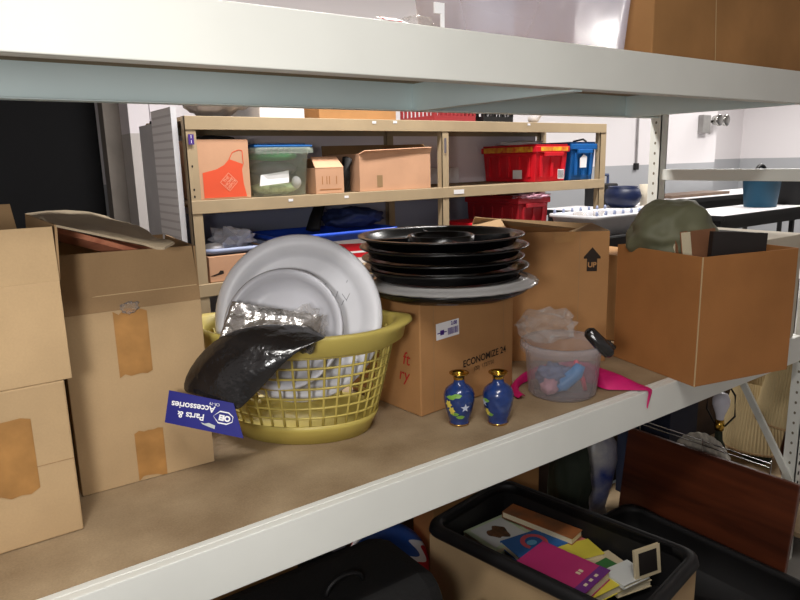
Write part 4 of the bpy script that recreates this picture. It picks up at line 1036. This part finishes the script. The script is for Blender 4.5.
# lower layer first, then the books in view
bookpx('book', 'green edged white picture book lowest at the far left of the tub', (448, 529), (488, 556), (478, 505), .405, .022, M['bk_green'])
bookpx('picture_book', 'white picture book with a tawny animal cover, in the black tub', (459, 529), (489, 549), (482, 506), .436, .018, M['bk_green'], art_animal)
bookpx('book', 'pink spined book at the bottom of the row along the far side of the tub', (507, 516), (580, 545), (517, 508), .436, .03, M['bk_pink'])
bookpx('book', 'orange brown book on top of the row along the far side of the tub', (506, 509), (576, 536), (516, 501), .462, .022, M['bk_orange'])
bookpx('book', 'olive book lying right of the orange brown book in the tub', (548, 545), (586, 522), (536, 532), .415, .022, M['bk_olive'])
bookpx('book', 'white book beneath the blue picture book in the tub', (488, 547), (530, 575), (512, 528), .41, .026, M['bk_white'], art_panel(M['bk_purple'], .1, .35, .2, .8))
bookpx('picture_book', 'blue picture book with a coral swirl on its cover, in the middle of the tub', (500, 541), (521, 559), (531, 518), .442, .02, M['bk_blue'], art_swirl)
bookpx('book', 'large magenta book with a purple stripe, nearest the front of the tub', (585, 594), (516, 561), (614, 572), .475, .03, M['bk_magenta'], art_stripe)
bookpx('book', 'cream paperback lying behind the magenta book', (563, 552), (594, 545), (575, 530), .41, .02, M['bk_cream'])
bookpx('book', 'yellow edged paperback leaning beside the cream paperback', (584, 549), (620, 540), (590, 535), .44, .02, M['bk_yellow'])
bookpx('book', 'long pale book at the right side of the tub', (601, 566), (640, 552), (607, 552), .43, .03, M['bk_cream'])
bookpx('book', 'yellow book sticking out from under the magenta book', (584, 603), (624, 583), (590, 575), .444, .024, M['bk_yellow'])
bookpx('book', 'green book standing near the right end of the tub', (612, 584), (632, 572), (616, 566), .44, .03, M['bk_dkgreen'])
bookpx('book', 'thin white booklet by the right end of the tub', (624, 586), (650, 574), (630, 570), .45, .012, M['bk_white'])
bookpx('book', 'pale grey paperback under the thin white booklet, right end of the tub', (618, 592), (652, 580), (622, 574), .425, .02, M['bk_cream'])
bookpx('book', 'tan paperback between the orange brown row and the magenta book', (548, 553), (574, 543), (554, 542), .425, .02, M['bk_olive'])
bookpx('book', 'white paperback on the cream pile beside the far wall of the tub', (575, 542), (606, 535), (583, 527), .43, .014, M['bk_white'])
fo, fc = at(634, 580, 2, .445), at(659, 571, 2, .445)
fm = frame(fo, fc-fo, V((.25, .1, 1)))
if (fm.to_3x3() @ V((0, 0, 1))).dot(EYE-fo) < 0: fm = frame(fc, fo-fc, V((.25, .1, 1)))
book('framed_sketch', 'small cream framed dark sketch leaning at the right end of the tub', ((fc-fo).length, .085, .008), M['bk_cream'], fm, None, None, True, art_panel(M['bookblack'], .14, .86, .12, .88))['category'] = 'picture frame'
# clear bag beside the carton
b = NB(); blob(b, (1.075, 1.14, .30), (.085, .10, .128), .3, 2.2, 21, 4, flat=QZ+.001); tag(obj('plastic_bag', b, clear('smoky clear film', (120, 116, 112), .45, .2, bump=.9, bscale=20), None, True), 'slumped smoky clear plastic bag in front of the tan carton', 'plastic bag')
carton('cardboard_box', 'added dark carton hiding the lit floor at the back, left of the ball', 'cardboard box', (.25, 1.52, QZ), 0, .56, .14, .50, M['card_top'], closed=True)  # added to keep the back under the shelf dark
# beach ball
M['ball'] = zbands('ball panels', [(0, (176, 24, 36)), (.445, (214, 214, 220)), (.475, (28, 74, 156))], .4, wobble=.04, wscale=5.)
carton('flat_box', 'low dark box under the ball', 'box', (.955, 1.47, QZ), 0, .14, .14, .068, M['black'], closed=True)
b = NB(); lathe(b, [(0, -.13)]+[(.13*math.cos(a), .13*math.sin(a)) for a in [(-80+10*i)*PI/180 for i in range(17)]]+[(0, .13)], 40)
o = obj('beach_ball', b, M['ball'], None, True); o.location = (1.03, 1.545, QZ+.1995); tag(o, 'blue white and red ball between the black suitcase and the tan carton', 'ball')
for i, (x0, x1, h_, s_) in enumerate(((-.2, .95, .86, 'behind the black suitcase'), (1.0, 2.05, .84, 'behind the book tub'), (2.1, 3.0, .80, 'behind the bare bulb lamp'), (3.05, 4.2, .86, 'behind the lamp shades'))):  # added dark cartons so no lit floor shows through the rack
    carton('filler_carton', 'added dark carton hiding the lit floor ' + s_, 'box', (x0, 1.78, .0005), 0, x1-x0, .36, h_, M['darkcarton'], closed=True)
# suitcase
t = thing('suitcase', 'black soft suitcase lying under the front beam at the left', 'suitcase', (.36, 1.10, QZ))
b = NB(); bx(b, 0, .56, 0, .30, 0, .45); obj('shell', b, M['blackcloth'], t, bevel=.06)
b = NB(); tube(b, [(.33+.05*math.cos(a), .12, .448+.035*math.sin(a)) for a in [PI*i/12 for i in range(13)]], .006, 8); obj('handle', b, M['black'], t, True)
b = NB(); tube(b, [(.02, -.004, .06), (.02, -.004, .36), (.06, -.004, .40), (.41, -.004, .40), (.45, -.004, .36), (.45, -.004, .06)], .004, 6); obj('zip', b, M['hole'], t)
t = thing('luggage_box', 'small black case with a pale badge standing behind the suitcase', 'case', (.70, 1.42, QZ))
b = NB(); bx(b, 0, .12, 0, .08, 0, .47); obj('body', b, M['black'], t, bevel=.008)
b = NB(); poly(b, rect(.07, .41, .11, .46), FRONT, .001); obj('badge', b, M['grey'], t)
# wooden board
b = NB(); slab(b, (2.115, .855, QZ+.001), (2.135, 1.50, QZ+.001), (2.165, 1.488, .548), (2.165, .852, .556), .02); tag(obj('tabletop_board', b, M['panel'], None, bevel=.003), 'large dark red brown wooden board standing on edge under the shelf', 'board')
t = thing('black_bin', 'low black plastic bin between the book tub and the wooden board', 'bin', (1.68, .74, QZ))
b = NB(); shell(b, .38, .66, .12, .06, .004); obj('tub', b, M['black'], t, True)
# porcelain vase and dark green bag
t = thing('porcelain_vase', 'blue and white porcelain vase left of the wooden board', 'vase', (2.075, 1.585, QZ))
b = NB(); lathe(b, [(0, 0), (.055, 0), (.058, .01), (.05, .03), (.075, .14), (.09, .24), (.085, .31), (.05, .36), (.04, .40), (.055, .44), (.05, .44), (.035, .40), (0, .38)], 44); obj('body', b, M['porcelain'], t, True)
b = NB(); blob(b, (1.86, 1.53, .385), (.075, .08, .225), .2, 2, 17, 4, flat=QZ+.001); tag(obj('cloth_bag', b, M['darkgreen'], None, True), 'dark green cloth bag standing upright behind the book tub', 'bag')
t = carton('cardboard_box', 'dark brown carton behind the ball, at the back under the shelf', 'cardboard box', (1.22, 1.555, QZ), 0, .50, .11, .40, M['card_top'], closed=True)
# plate, rack, lamps
carton('dark_box', 'low dark box under the lace edged plate, behind the wooden board', 'box', (2.195, 1.11, QZ), 0, .07, .21, .19, M['black'], closed=True)
dmp = frame((2.225, 1.215, .478), (0, -1, 0), (.14, 0, .99))
t = thing('lace_plate', 'round white lace edged plate standing behind the wooden board', 'plate', (2.225, 1.215, .36)); inv = Matrix.Translation(-t.location)
b = NB(); n = 96; rows = []
for k, z_, wv in ((0, 0, 0), (.62, 0, 0), (.70, .006, 0), (1., .012, 1), (1.0, .008, 1), (.70, .001, 0), (.62, -.005, 0), (0, -.005, 0)):
    if k == 0: rows.append([b.verts.new(inv @ dmp @ V((0, 0, z_)))]); continue
    rows.append([b.verts.new(inv @ dmp @ V(((.115*k*(1+.014*wv*math.cos(i*PI*2/n*24)))*math.cos(2*PI*i/n), (.115*k*(1+.014*wv*math.cos(i*PI*2/n*24)))*math.sin(2*PI*i/n), z_))) for i in range(n)])
for a, c in zip(rows, rows[1:]):
    for i in range(n):
        j = (i+1) % n
        if len(a) == 1: b.faces.new((a[0], c[j], c[i]))
        elif len(c) == 1: b.faces.new((a[i], a[j], c[0]))
        else: b.faces.new((a[i], a[j], c[j], c[i]))
obj('dish', b, M['doily'], t, True)
t = thing('wire_rack', 'chrome wire rack showing just above the wooden board', 'rack', (2.19, 1.20, QZ))
b = NB()
for z in (.395, .41): tube(b, [(0, -.24, z), (0, .26, z)], .002, 6)
for y in (-.24, 0, .26): tube(b, [(0, y, 0), (0, y, .42)], .0025, 6)
obj('wires', b, M['chrome'], t)
t = carton('dark_box', 'dark navy storage box in the shadow behind the wooden board', 'box', (2.30, 1.40, QZ), 0, .20, .24, .46, mat('dark navy card', (26, 32, 52), .7), closed=True)
def lamp(label, loc, hb, shade=None, bulb=True, m=None):
    t = thing('table_lamp', label, 'lamp', loc)
    b = NB(); lathe(b, [(0, 0), (.06, 0), (.065, .012), (.03, .03), (.022, .05), (.045, .12), (.05, .18), (.025, hb-.06), (.015, hb-.04), (.012, hb), (0, hb)], 32); obj('base', b, m or M['darkgreen'], t, True)
    b = NB(); lathe(b, [(0, hb), (.016, hb), (.018, hb+.02), (.015, hb+.04), (0, hb+.042)], 24); obj('socket', b, M['brass'], t, True)
    b = NB(); lathe(b, [(.013, hb+.042), (.016, hb+.06), (.03, hb+.10), (.031, hb+.12), (.022, hb+.142), (0, hb+.15)], 24); obj('bulb', b, M['bulb'], t, True)
    if shade:
        r0, r1, z0, z1 = shade
        b = NB(); n = 144; rw = []
        for r_, z_ in ((r0, z0), (r1, z1)): rw.append([b.verts.new(((r_+(.003 if i % 2 else 0))*math.cos(2*PI*i/n), (r_+(.003 if i % 2 else 0))*math.sin(2*PI*i/n), z_)) for i in range(n)])
        for i in range(n): b.faces.new((rw[0][i], rw[0][(i+1) % n], rw[1][(i+1) % n], rw[1][i]))
        obj('lamp_shade', b, M['lampshade'], t)
        b = NB(); lathe(b, [(r0+.002, z0), (r0+.002, z0+.01), (r0-.004, z0+.01), (r0-.004, z0)], 60, close=True); obj('shade_trim', b, M['card_in'], t, True)
    else:
        b = NB(); tube(b, [(0, -.02, hb+.02), (0, -.055, hb+.07), (0, -.05, hb+.15), (0, -.012, hb+.20), (0, .012, hb+.20), (0, .05, hb+.15), (0, .055, hb+.07), (0, .02, hb+.02)], .0035, 8); obj('harp', b, M['black'], t, True)
        b = NB(); lathe(b, [(0, hb+.198), (.007, hb+.198), (.007, hb+.22), (0, hb+.225)], 12); obj('finial', b, M['brass'], t)
    return t
lamp('table lamp with a bare white bulb and black harp behind the wooden board', (2.345, 1.225, QZ), .405)
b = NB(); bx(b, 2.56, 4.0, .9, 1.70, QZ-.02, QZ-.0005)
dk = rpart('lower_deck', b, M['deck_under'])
lamp('table lamp with a pleated cream shade, left of the two shaded lamps', (3.08, 1.42, QZ), .20, (.175, .115, .085, .40))
lamp('table lamp with pleated cream shade, touching the rack post, rightmost lamp', (2.84, 1.165, QZ), .40, (.155, .10, .335, .62), m=mat('red brown glaze', (74, 34, 22), .3))
